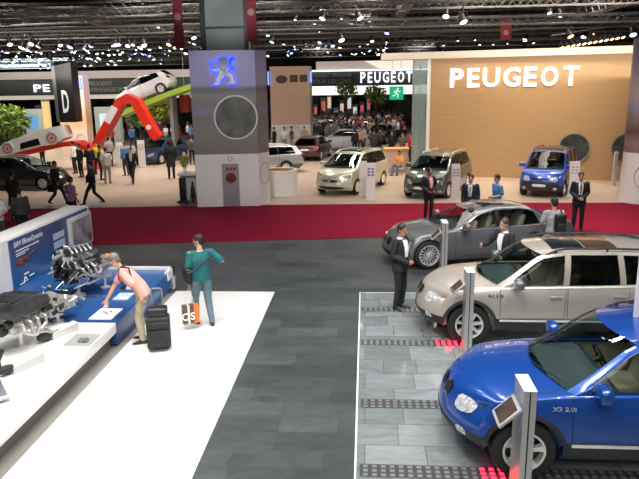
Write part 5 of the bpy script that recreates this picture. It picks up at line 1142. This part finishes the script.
# ------------------------------------------------------------ visitors
LEAN = pose(pelvis=(0,-.10,.90), waist=(0,-.04,1.03), chest=(0,.13,1.22), neckb=(0,.24,1.38), head=(0,.35,1.51), face=(0,1,-.75), shR=(.17,.23,1.30), elR=(.17,.42,1.04), wrR=(.11,.58,.76), handR=(-.05,.2,-1), shL=(-.18,.17,1.33), elL=(-.26,-.02,1.12), wrL=(-.22,-.10,.93), handL=(0,-.5,-1),
  hipL=(-.09,-.09,.88), hipR=(.09,-.09,.88), knL=(-.10,.0,.48), anL=(-.11,-.06,.09), knR=(.10,.02,.48), anR=(.11,.0,.09), curl=.7)
p1 = make_person('person', 'person in a pink shirt and beige trousers leaning over the blue plinth', LEAN, 2, 'skin', 'hairg', 'pink', 'shirt', 'beige', loc=(-4.0,10.5,.03), rotz=face_to(-1,-.10))
t = thing('camera_on_strap', 'small black camera on a neck strap worn by the person in pink', 'camera', (-4.0,10.5,.03), face_to(-1,-.10)); bm = NB(); box(bm, (.03,.24,1.00), (.11,.06,.08), bev=.012); cyl(bm, (.03,.26,1.00), (.03,.30,1.00), .028, n=12); obj('camera_body', bm, M_['black'], t)
bm = NB(); tube(bm, [(.0,.25,1.04), (-.06,.29,1.20), (-.07,.27,1.38), (.0,.15,1.42), (.07,.27,1.38), (.08,.29,1.20), (.05,.25,1.04)], .007, 5); obj('strap', bm, M_['black'], t)
t = thing('bag_strap', 'black bag strap crossing the back of the person in pink', 'bag', (-4.0,10.5,.03), face_to(-1,-.10)); bm = NB(); tube(bm, [(-.22,-.10,.95), (-.22,.0,1.16), (-.13,.08,1.40), (-.10,.22,1.42)], .016, 6); obj('strap', bm, M_['black'], t)
def suitcase(loc, rz, label):
    t = thing('wheeled_suitcase', label, 'suitcase', loc, rz)
    bm = NB(); box(bm, (0,0,.33), (.40,.26,.56), bev=.045, seg=3); obj('case', bm, noisy('black nylon', (.014,.014,.016), (.03,.03,.033), 30, .7, bump=.3), t)
    bm = NB(); box(bm, (0,-.15,.24), (.32,.07,.30), bev=.025, seg=3); box(bm, (0,-.145,.47), (.32,.05,.12), bev=.02, seg=3); obj('front_pocket', bm, cloth('pocket nylon', (.02,.02,.022)), t)
    bm = NB(); box(bm, (.0,.02,.68), (.34,.24,.16), bev=.05, seg=3); obj('top_bag', bm, M_['black'], t)
    bm = NB(); tube(bm, [(-.09,.12,.55), (-.09,.13,1.04), (-.06,.13,1.06), (.06,.13,1.06), (.09,.13,1.04), (.09,.12,.55)], .011, 8); obj('pull_handle', bm, M_['grey'], t)
    for s in (-1, 1): bm = NB(); cyl(bm, (s*.17-.02,.10,.035), (s*.17+.02,.10,.035), .035, n=16); obj('wheel', bm, M_['rubber'], t)
    return t
suitcase((-3.56,10.18,.03), .25, 'black wheeled suitcase standing behind the person in pink')
STRAP = pose(elR=(.40,-.02,1.30), wrR=(.48,.20,1.40), handR=(-.3,.3,.6), elL=(-.24,-.02,1.14), wrL=(-.23,.06,.89), knL=(-.10,.10,.5), anL=(-.10,.10,.09), knR=(.10,-.02,.49), anR=(.11,-.14,.09), face=(-.75,.7,-.15), curl=.9)
STRAP.update(elR=(.37,-.13,1.22), wrR=(.24,.10,1.27), handR=(-.8,.5,.2))
p2 = make_person('person', 'person in a teal T-shirt and jeans walking with a black shoulder bag', STRAP, 2, 'skin', 'hair', 'teal', 'tshirt', 'jeans', loc=(-3.08,11.38,.03), rotz=face_to(-.55,.85), scale=1.0); p2.scale = (1.05,1.05,1.0)
sb = shoulder_bag((-3.08,11.38,.03), face_to(-.55,.85), 'black shoulder bag on the hip of the person in teal', M_['black'], side=-1, size=(.10,.30,.24), z=1.0, strap_to=(.12,0,1.46))
t = thing('shopping_bag', 'white and orange paper shopping bag carried by the person in teal', 'bag', (-3.26,11.14,.03), .5)
bm = NB(); box(bm, (0,0,.30), (.30,.12,.36), bev=.008); obj('paper_bag', bm, ramp('bag print', [(0,(.10,.07,.06)),(.28,(.7,.68,.62)),(.42,(.12,.05,.05)),(.68,(.8,.18,.02))], 'X', -.15, .15, .5, 0, const=True), t)
text('bag_lettering', 'OS', .20, (-.055,-.063,.26), (1,0,0), W, M_['white'], t, .001, .004)
bm = NB(); 
for s in (-1, 1): tube(bm, [(-.07,s*.05,.48), (-.045,s*.02,.64), (.0,0,.86), (.045,s*.02,.64), (.07,s*.05,.48)], .005, 5)
obj('handles', bm, M_['white'], t)
CLASP = pose(elL=(-.24,-.03,1.15), wrL=(-.07,.20,1.02), handL=(.8,.3,-.3), elR=(.24,-.03,1.15), wrR=(.07,.22,1.00), handR=(-.8,.3,-.3), face=(.1,1,-.1), curl=.6)
make_person('person', 'person in a black suit and white shirt standing between aisle and champagne car', CLASP, 2, 'skin2', 'hair', 'black', 'jacket', 'black', 'white', loc=(.70,12.42,.016), rotz=face_to(.75,-.5), scale=1.0)
POINT = pose(elR=(.30,.16,1.20), wrR=(.20,.42,1.22), handR=(-.3,1,.05), elL=(-.25,.02,1.15), wrL=(-.16,.18,1.0), face=(.1,1,-.15), curl=.8)
make_person('person', 'balding person in a dark suit pointing from behind the champagne car', POINT, 2, 'skin', 'hairb', 'black', 'jacket', 'black', 'white', loc=(2.85,13.0,.016), rotz=face_to(-.8,-.55))
BACK = pose(elL=(-.28,.02,1.16), wrL=(-.22,.20,.98), elR=(.28,.02,1.16), wrR=(.20,.20,.98), face=(-.2,1,-.2))
make_person('person', 'person in a light grey shirt with a backpack looking at the grey saloon', BACK, 2, 'skin', 'hair', 'grey', 'tshirt', 'beige', loc=(4.52,15.45,0), rotz=face_to(-.1,1))
t = thing('backpack', 'dark navy backpack worn over the light grey shirt', 'backpack', (4.52,15.45,0), face_to(-.1,1)); bm = NB(); box(bm, (.07,-.23,1.20), (.26,.17,.44), bev=.06, seg=3); obj('pack', bm, M_['black'], t); bm = NB(); box(bm, (.07,-.32,1.10), (.20,.06,.20), bev=.025, seg=3); obj('pocket', bm, M_['plastic'], t)
bm = NB(); tube(bm, [(.13,-.17,1.36), (.14,-.08,1.47), (.14,.06,1.47), (.15,.16,1.30), (.16,.12,1.1), (.17,-.14,1.0)], .018, 6); obj('strap', bm, M_['black'], t)
# inside the saloon
make_person('person', 'person in a pinkish top sitting at the wheel of the grey saloon', SIT, 1, 'skin', 'hair', 'pink', 'shirt', 'dgrey', loc=(2.72,16.15,.10), rotz=PI/2+.27)
n1 = dict(near=1)
HIP = pose(elL=(-.30,-.06,1.18), wrL=(-.18,.10,1.0), handL=(.8,.2,-.4), elR=(.26,-.05,1.15), wrR=(.14,.14,1.0), handR=(-.8,.2,-.4))
make_person('person', 'person in an open dark jacket and pinkish shirt on the red carpet', HIP, 1, 'skin2', 'hair', 'black', 'jacket', 'black', 'pink', loc=(2.12,21.4,.014), rotz=face_to(.5,-1))
make_person('person', 'person in a navy suit and pale tie behind the grey saloon roof', STAND, 1, 'skin', 'hair', 'navy', 'jacket', 'navy', 'white', 'grey', loc=(3.22,19.7,.014), rotz=face_to(-.3,-1))
make_person('person', 'person in a blue shirt with dark hair behind the grey saloon roof', TALK, 1, 'skin', 'hair', 'blue', 'tshirt', 'dgrey', loc=(4.02,19.7,.014), rotz=face_to(-.9,-.3))
make_person('person', 'tall person in a black suit standing in front of the blue van', CLASP, 1, 'skin', 'hair', 'black', 'jacket', 'black', 'white', 'dgrey', loc=(6.50,19.75,.014), rotz=face_to(-.15,-1), scale=1.03)
make_person('person', 'person walking in a dark coat across the beige floor before the black estate', WALK, 1, 'skin', 'hair', 'black', 'jumper', 'black', loc=(-12.2,24.35,.014), rotz=face_to(1,-.25))
shoulder_bag((-12.2,24.35,.014), face_to(1,-.25), 'dark hand bag swinging beside the walker in the dark coat', M_['black'], side=1, size=(.10,.34,.30), z=.72, strap=False, name='hand_bag')
make_person('person', 'person in a mauve top behind the far end of the blue picture wall', TALK, 1, 'skin2', 'hair', 'purple', 'shirt', 'black', loc=(-9.75,20.4,.014), rotz=face_to(.6,1), scale=.95)
make_person('person', 'person striding left in a grey jacket with a dark bag', WALK, 1, 'skin', 'hair', 'dgrey', 'jumper', 'black', loc=(-10.75,24.4,.014), rotz=face_to(-1,-.15))
shoulder_bag((-10.75,24.4,.014), face_to(-1,-.15), 'black bag on the shoulder of the striding walker', M_['black'], side=-1, size=(.12,.34,.30), z=1.08, strap_to=(.1,0,1.46))
make_person('person', 'person in a white shirt with a red bag strap seen from behind', STAND, 1, 'skin', 'hairb', 'white', 'tshirt', 'grey', loc=(-12.55,30.3,.012), rotz=face_to(-.2,1))
make_person('person', 'person in a dark suit walking towards the camera on the beige floor', WALK, 1, 'skin', 'hair', 'black', 'jacket', 'black', 'white', loc=(-11.25,30.2,.012), rotz=face_to(.1,-1))
make_person('person', 'person in a long black coat near the tree left of the lion tower', STAND, 1, 'skin2', 'hair', 'black', 'coat', 'black', loc=(-9.85,31.9,.012), rotz=face_to(-.3,1), scale=1.1, long_hair=True)
make_person('person', 'tall dark figure in a black coat at the left photo edge', STAND, 1, 'skin2', 'hair', 'black', 'coat', 'black', loc=(-12.25,21.3,.0), rotz=face_to(.3,1), scale=1.02)
make_person('person', 'person in a white top and dark waistcoat behind the white wall block', TALK, 1, 'skin', 'hairb', 'white', 'shirt', 'dgrey', loc=(-10.45,17.2,.0), rotz=face_to(.6,-1), scale=.95, long_hair=True)
make_person('person', 'person in an dark grey jacket behind the white wall block at the left edge', STAND, 1, 'skin', 'hair', 'dgrey', 'jumper', 'black', loc=(-10.25,18.1,.0), rotz=face_to(-.6,1), scale=.95)
make_person('person', 'child in an orange yellow shirt sitting against the pink counter', SIT, 1, 'skin2', 'hair', 'orange', 'tshirt', 'jeans', loc=(1.75,33.0,.012), rotz=face_to(-.8,-1), scale=.95)
t = thing('low_stool', 'low pale stool under the child in orange', 'stool', (1.75,33.0,.012)); bm = NB(); lathe(bm, [(.001,.36),(.2,.36),(.2,.30),(.001,.30)], (0,0,0), (0,0,1), 20); obj('seat', bm, M_['lgrey'], t)
for k in range(4): bm = NB(); a = k*PI/2+.4; cyl(bm, (.14*math.cos(a),.14*math.sin(a),.3), (.18*math.cos(a),.18*math.sin(a),0), .015, n=8); obj('leg', bm, M_['grey'], t)

# crowd: light copies of six builds
PRO = [make_person('person', 'crowd', q, 0, top='black', topkind=k, legs='black', long_hair=lh, loc=(0,-50,0)) for q, k, lh in ((STAND,'jumper',False),(WALK,'jumper',False),(TALK,'tshirt',True),(ARMSUP,'jumper',False),(TALK,'jumper',False),(BACK,'tshirt',False))]
UP = ('jacket','jumper','shirt','coat')
def crowd(i, x, y, rz, top, legs, label, group=None, skin='skin', hair='hair', sc=1.0, z=.012):
    m = {u: CL[top] for u in UP}; m['trousers'] = CL[legs]; m['body'] = M_[skin]; m['hair'] = M_[hair]
    r = dup(PRO[i], (x, y, z), rz, label, group, m); r.scale = (sc,)*3; return r
NAMED = [(0,-14.9,32.6,2.6,'black','black','person in black, leftmost of the group by the black estate bonnet'),(4,-14.2,32.2,.4,'black','dgrey','person in black, second from left of the group by the estate bonnet'),(3,-13.4,31.6,-1.2,'dgrey','black','person in dark grey raising both arms beside the white shirted visitor'),
 (2,-14.45,33.8,3.0,'yellow','black','person in yellow behind the group by the black estate bonnet'),(0,-16.0,34.3,1.5,'white','black','person in a white top by the windscreen of the black estate'),(0,-12.7,33.2,2.9,'blue','dgrey','person in blue between the red arch and the white panels'),
 (0,-15.2,37.3,.3,'grey','black','person in grey standing beneath the red curved ramp'),(0,-19.7,38,1.3,'black','black','person in black seen under the white tilted show car'),
 (0,-8.9,34.5,2.8,'white','grey','person in a white shirt behind the vase of flowers'),(4,-9.4,36.5,1.2,'blue','black','person in bright blue behind the long black coat'),(1,-8.2,36.0,4.0,'black','black','person in black left edge of the lion tower'),(0,-10.4,38.0,.4,'dgrey','black','person in dark grey under the yellow green tree'),
 (0,-6.95,45.2,3.4,'black','black','person in black, left one of the pair by the wood poster tower'),(4,-6.45,45.5,2.2,'black','black','person in black, right one of the pair by the wood poster tower'),(2,-5.75,45.7,3.0,'white','grey','person in a white shirt before the wood poster tower'),(5,-5.25,46.0,2.0,'dgrey','beige','person in dark grey beside the white shirt before the poster tower'),
 (5,-4.35,46.0,3.1,'beige','beige','person in beige leaning at the right edge of the poster tower'),(0,-.35,44.5,3.3,'pink','dgrey','person in pinkish brown at the door of the white hatchback'),(5,-.05,46.1,1.6,'white','dgrey','person in white by the bonnet of the white hatchback'),(0,.55,42.5,.3,'dgrey','dgrey','person in a grey coat right of the white hatchback'),
 (4,1.0,43.5,1.3,'brown','black','person in brown in the group right of the white hatchback'),(1,1.65,40.5,3.0,'black','black','person in black walking beside the pink counter'),(0,-.7,42.8,.5,'black','black','person in black crouched by the white hatchback wheel'),(5,2.2,38.6,3.0,'olive','brown','person in olive behind the pink counter, left'),(4,2.7,38.9,1.0,'red','black','person in red behind the pink counter, right')]
for i, x, y, rz, a, b, lab in NAMED: crowd(i, x, y, rz, a, b, lab)
random.seed(11); n = 0
cols = [('black','dark'),('dgrey','dark'),('navy','dark'),('grey','grey'),('white','white'),('brown','brown'),('blue','blue'),('red','red'),('beige','beige'),('black','dark'),('dgrey','dark')]
used = []; blocked = [(c.location.x, c.location.y, 2.5) for c in (c10, c14, c15, c16, c17)]+[(-1.45,49.6,.8),(.75,49.6,.8),(-20.2,50,1.4),(-26.3,50,1.4),(-16.6,46.8,.7),(-24.7,49,.7),(-20.4,43.3,2.3),(-13,45,1.2),(-16.9,45,1)]
for k in range(150):
    for _ in range(60):
        y = (random.uniform(50.5, 66) if k < 74 else random.uniform(64, 79.5)) if k < 128 else random.uniform(45.5, 58)
        u = random.uniform(-.088, .055) if k < 128 else random.uniform(-.42,-.24)
        x = u*y
        if all(math.hypot(x-a, y-b) > r for a, b, r in blocked) and all(math.hypot(x-a, y-b) > .62 for a, b in used): break
    used.append((x, y)); top, w_ = random.choice(cols)
    if k < 128: lab, gp = f'person in {"a" if w_ != "dark" else "a"} {w_} top standing in the packed far crowd', f'far crowd in {w_} tops'
    else: lab, gp = f'person in a {w_} top among the distant visitors at the left stands', f'left distant visitors in {w_} tops'
    crowd(random.randrange(6), x, y, random.uniform(0, 6.28), top, random.choice(['black','dgrey','jeans','black']), lab, gp, random.choice(['skin','skin','skin2']), random.choice(['hair','hairb','hair','hairg']), random.uniform(.94,1.06), .02)
for p in PRO:
    for c in list(p.children): bpy.data.objects.remove(c)
    bpy.data.objects.remove(p)

# far stand furniture at the left
def booth(x, y, w, h, label, col, scr):
    t = thing('display_stand', label, 'display stand', (x, y, .012)); bm = NB(); b2(bm, -w/2, w/2, -.3, .3, 0, h, bev=.02); obj('cabinet', bm, mat('cabinet', col, .5), t)
    bm = NB(); b2(bm, -w*.3, w*.3, -.33, -.3, h*.5, h*.85); obj('screen', bm, mat('stand screen', scr, .3, emit=scr, es=.8), t)
booth(-26.3, 50, 1.7, 3.1, 'pale stand with a blue screen left of the letter column', (.45,.52,.48), (.10,.25,.5))
random.seed(21)
for k in range(16):
    c_ = random.choice([(.6,.6,.6),(.35,.36,.4),(.5,.1,.1),(.3,.35,.4),(.55,.5,.42)]); s_ = random.choice([(.7,.75,.8),(.2,.3,.6),(.8,.6,.4),(.6,.1,.1)])
    booth((-.098+.155*k/15)*80+random.uniform(-.1,.1) if k < 11 else -34+3.2*(k-11), 81.5+random.uniform(-.8,1.2) if k < 11 else 66, random.uniform(.5,.75), random.uniform(2.0,4.0), 'small lit display stand against the dark far end of the hall', c_, s_); 
    [o for o in C.objects if o.name.startswith('display_stand')][-1]['group'] = 'lit stands at the far end of the hall'
booth(-20.2, 50, 2.0, 3.2, 'pale stand with a bright screen behind the red arch foot', (.40,.45,.42), (.45,.55,.65))
t = thing('light_column', 'narrow warm yellow light panel left of the letter column', 'light panel', (-24.7,49,.012)); bm = NB(); b2(bm, -.28, .28, -.1, .1, 0, 3.7); obj('glowing_face', bm, mat('warm panel', (.7,.5,.22), .5, emit=(1,.7,.3), es=.35), t); bm = NB(); b2(bm, -.32, .32, -.12, .12, 3.7, 3.8); obj('cap', bm, M_['grey'], t)
t = thing('hanging_lantern', 'red cylinder lantern with a white top hanging left of the tower', 'lantern', (-11.75,42,3.0)); bm = NB(); cyl(bm, (0,0,0), (0,0,1.1), .36, n=24); obj('shade', bm, mat('red shade', (.30,.02,.02), .5), t); bm = NB(); cyl(bm, (0,0,1.1), (0,0,1.45), .42, n=24); cyl(bm, (0,0,1.45), (0,0,14.9), .012, n=5); obj('top', bm, M_['white'], t)

# ------------------------------------------------------------ roof trusses and spotlights
m_tr = mat('truss metal', (.20,.19,.18), .5, .3); m_tr2 = mat('dark truss metal', (.07,.07,.068), .6, .3)
def truss(p0, p1, s, label, m, group):
    p0, p1 = V(p0), V(p1); d = (p1-p0).normalized(); a, b = frame_of(d); L = (p1-p0).length; bm = NB(); t = thing('roof_truss', label, 'roof truss', p0, 0, group)
    cs = [(-1,-1),(1,-1),(1,1),(-1,1)]; off = lambda k: a*(cs[k][0]*s/2)+b*(cs[k][1]*s/2)
    for k in range(4): cyl(bm, off(k), off(k)+d*L, s*.07, n=5)
    obj('chords', bm, m, t); bm = NB(); n = max(2, int(L/(s*1.1)))
    for k in range(4):
        for q in range(n):
            A = off(k)+d*(L*q/n); B = off((k+1) % 4)+d*(L*(q+1)/n)
            if q % 2: A, B = off((k+1) % 4)+d*(L*q/n), off(k)+d*(L*(q+1)/n)
            cyl(bm, A, B, s*.035, n=4)
    obj('lacing', bm, m, t)
rows = [(29,7.75,.35),(33,7.35,.35),(43,7.25,.4),(46,8.1,.4),(55,7.7,.5),(62,7.4,.5),(66,8.4,.5),(70,8.3,.5),(75,9.6,.6),(31,8.25,.42),(35,7.55,.4),(38,8.9,.5),(41,7.9,.45),(44,8.6,.5),(47,9.6,.6),(50,7.9,.5),(53,8.9,.5),(57,10.3,.7),(60,8.7,.6),(64,9.7,.6),(68,11.3,.8),(72,9.6,.7),(77,11.6,.9)]
for i, (y, z, s) in enumerate(rows): truss((-y*.62-3, y, z), (y*.55+2, y+random.uniform(-.6,.6), z+random.uniform(-.15,.2)), s, 'grey lattice roof truss running across the dark hall', m_tr if i % 2 == 0 else m_tr2, 'crosswise roof trusses')
for y, z in ((48,6.35),(51,6.9),(54,6.6),(56,7.3)): truss((-y*.6, y, z), (-9, y+.5, z+.1), .32, 'dark lattice truss crowded with spotlights above the left fascia', m_tr2, 'low trusses above the left fascia')
for p0, p1, s in (((-24,36,9.3),(-3,60,9.2),.6),((-2,33,7.9),(12,60,8.3),.5),((-15,34,8.3),(-15,75,8.8),.5),((-27,40,8.6),(-10,40,8.9),.5),((2,30,8.4),(2,75,9.6),.5),((12,32,8.2),(14,75,9.4),.5),((-9,50,8.4),(9,40,7.8),.5),((-32,48,10.4),(-8,56,9.4),.7)): truss(p0, p1, s, 'grey lattice roof truss running lengthwise or aslant under the roof', m_tr, 'slanting roof trusses')
def lensmat(nm, c, e): return mat(nm, c, .3, emit=c, es=e)
LM = dict(white=lensmat('white lens', (1,.97,.92), 5), cool=lensmat('cool lens', (.75,.88,1), 5), blue=lensmat('blue lens', (.3,.4,1), 6), warm=lensmat('warm lens', (1,.62,.28), 5))
def spot_proto():
    t = thing('spotlight', 'x', 'spotlight', (0,0,0)); 
    bm = NB(); lathe(bm, [(.001,-.30),(.10,-.28),(.13,-.1),(.16,.10),(.17,.12),(.15,.12),(.14,.08)], (0,0,0), (0,-.55,-.83), 14); obj('housing', bm, M_['black'], t)
    bm = NB(); lathe(bm, [(.001,.11),(.135,.10)], (0,0,0), (0,-.55,-.83), 14); obj('lens', bm, LM['white'], t)
    bm = NB(); tube(bm, [(-.19,0,0), (-.19,0,.28), (.19,0,.28), (.19,0,0)], .014, 5); cyl(bm, (0,0,.28), (0,0,.5), .03, n=8); obj('yoke', bm, M_['plastic'], t); return t
sp0 = spot_proto(); random.seed(5)
def spot(x, y, z, col, label, group, rz=0, sc=1):
    r = dup(sp0, (x, y, z), rz, label, group, {'lens': LM[col]}); r.scale = (sc,)*3
for k in range(150):
    y, z, s = random.choice(rows); u = random.uniform(-.56,.45) if k < 84 else random.uniform(-.56,-.27); x = u*y
    col = random.choices(['white','cool','blue','warm'], [5,4,2,2])[0]
    if k >= 84: z = min(z, 5.9+.045*y)
    spot(x, y+random.uniform(-.3,.3), z-s/2-.45, col, f'spotlight with a {dict(white="white", cool="cool white", blue="blue", warm="warm orange")[col]} beam under the roof trusses', f'{col} roof spotlights', random.uniform(-.9,.9), random.uniform(.65,1.2))
bm = NB(); cyl(bm, (9.2,34,6.75), (13.4,34.6,7.35), .05, n=8); tag(obj('light_bar', bm, M_['plastic']), 'dark bar carrying a row of warm lamps above the oak wall', 'bar')
for k in range(12): spot(9.75+.28*k, 34.05+.04*k, 6.25+.042*k-.0, 'warm', 'small warm lamp in the sloping row above the right end of the oak wall', 'row of warm lamps above the oak wall', .4, .75)
for k in range(95):
    y = random.uniform(47, 57); u = random.uniform(-.575, -.30) if k < 62 else random.uniform(-.125, .05); pyy = random.uniform(50, 69) if k < 62 else random.uniform(44, 57)
    z = 4.4+((91 if k < 62 else 88)-pyy)/640*y; col = random.choices(['white','cool','blue','warm'], [4,5,3,2])[0]
    spot(u*y, y, z, col, f'spotlight with a {dict(white="white", cool="cool white", blue="blue", warm="warm orange")[col]} beam under the roof trusses', f'{col} roof spotlights', random.uniform(-1.6,1.6), random.uniform(.5,1.0))
for c in list(sp0.children): bpy.data.objects.remove(c)
bpy.data.objects.remove(sp0)

# ------------------------------------------------------------ light
def area(x, y, z, w, h, e, col=(1,.96,.9), tgt=None, sp=115):
    l = bpy.data.lights.new('area', 'AREA'); l.shape = 'RECTANGLE'; l.size = w; l.size_y = h; l.energy = e; l.color = col
    o = bpy.data.objects.new('area_light', l); C.objects.link(o); o.location = (x, y, z)
    l.spread = math.radians(sp)
    if tgt: o.rotation_euler = (V(tgt)-V((x,y,z))).to_track_quat('-Z', 'Y').to_euler()
    return o
def garea(x, y, z, w, h, e, col, nx, ny, s=1.1):
    for i in range(nx):
        for j in range(ny): area(x-w/2+w*(i+.5)/nx, y-h/2+h*(j+.5)/ny, z, s, s, e/(nx*ny), col)
def spotl(x, y, z, tgt, e, ang=50, r=.12, col=(1,.96,.9)):
    l = bpy.data.lights.new('spot', 'SPOT'); l.energy = e; l.spot_size = math.radians(ang); l.spot_blend = .6; l.shadow_soft_size = r; l.color = col
    o = bpy.data.objects.new('spot_light', l); C.objects.link(o); o.location = (x, y, z); o.rotation_euler = (V(tgt)-V((x,y,z))).to_track_quat('-Z', 'Y').to_euler(); return o
area(-3.2, 8, 8.5, 2.0, 8, 580, tgt=(-3.6,8.5,0))
area(1.2, 7, 9, .8, .8, 130, (.97,.98,1), tgt=(1.2,8,0))
area(5, 7, 9, .8, .8, 130, (.97,.98,1), tgt=(5,8,0))
area(1.5, 11.5, 9, .8, .8, 130, (.97,.98,1), tgt=(1.5,12.5,0))
area(5, 11.5, 9, .8, .8, 130, (.97,.98,1), tgt=(5,12.5,0))
garea(0, 34, 10.5, 26, 12, 2350, (1,.90,.80), 5, 2)
garea(-14, 34, 10.5, 14, 12, 800, (1,.92,.84), 2, 2)
area(7.5, 27.5, 8.5, 8, 2, 420, (1,.88,.72), tgt=(7.0,31.2,2.5))
area(5, 20.5, 8, 9, 3, 560, (1,.9,.85))
area(0, 30, 5.6, 40, 2, 260, (1,.95,.9), tgt=(0,44,10))  # upward fill added to brighten the nearer roof trusses
area(-10, 52, 5.9, 50, 2, 330, (1,.95,.9), tgt=(-8,64,10))  # second added upward fill, for the trusses farther back
garea(-4, 58, 9, 26, 14, 1500, (1,.95,.9), 3, 2)
area(-21, 38, 7, 10, 5, 700, (1,.93,.85), tgt=(-20,43,1.5))
area(-22, 50, 7, 16, 8, 900, (1,.93,.85))
garea(0, 12, 12, 18, 12, 300, (.95,.95,1), 3, 2)
area(0, -4, 9, 12, 4, 330, (1,.97,.93), tgt=(0,10,0))
spotl(-5.6, 21, 7.0, (-5.9,28,9), 900, 50, .3, (.9,1,.97))  # extra spot added to brighten the grey pillar
spotl(-3.5, 14, 8.0, (-5.2,24,3.4), 1500, 34, .4, (.95,.95,1))  # frontal fill added to brighten the tower's upright faces
spotl(-9, 27, 8.0, (-16,40,2.5), 500, 60, .4)
spotl(-2, 32, 8.5, (-5.4,47,4.2), 900, 30, .3)
spotl(2.5, 17, 8.2, (-.5,27,1), 700, 40, .3)
spotl(6, 17, 8.2, (4,27,1), 700, 40, .3)
spotl(8, 18, 8.2, (8.5,27,1), 600, 40, .3)
for x, y, tx, ty, e in ((.2,4.5,2.2,7.2,420),(3.4,4.2,3.2,7.6,420),(.5,9.5,1.6,11.4,360),(4.2,9.2,3.6,11.4,360),(1.0,13.2,1.8,15.6,320),(3.6,13.6,3.6,16.2,320),(-1.2,9.5,.6,12.2,260),(-6.2,7.5,-5.5,9.6,170),(-4.8,9.8,-5.7,12.2,230)): spotl(x, y, 7.6, (tx,ty,.5), e, 42, .09)
for x, y in ((1.5,6.75),(1.5,10.65)):
    l = bpy.data.lights.new('red', 'POINT'); l.energy = 1.8; l.color = (1,.02,.05); l.shadow_soft_size = .1; o = bpy.data.objects.new('red_light', l); C.objects.link(o); o.location = (x, y, .12)
w = bpy.data.worlds.new('w'); bpy.context.scene.world = w; w.use_nodes = True; w.node_tree.nodes['Background'].inputs[0].default_value = (.05,.05,.055,1)
bpy.context.scene.view_settings.view_transform = 'Standard'; bpy.context.scene.view_settings.look = 'None'
# ------------------------------------------------------------ camera
cd = bpy.data.cameras.new('camera'); co = bpy.data.objects.new('camera', cd); C.objects.link(co)
cd.sensor_width = 36; cd.lens = 36*640/639; cd.clip_end = 400
co.location = (0, 0, 4.4)
_R = Matrix.Rotation(math.radians(4.2), 3, 'Z') @ Matrix.Rotation(math.radians(90-13.3), 3, 'X') @ Matrix.Rotation(-.015, 3, 'Z')
co.rotation_euler = _R.to_euler()
bpy.context.scene.camera = co
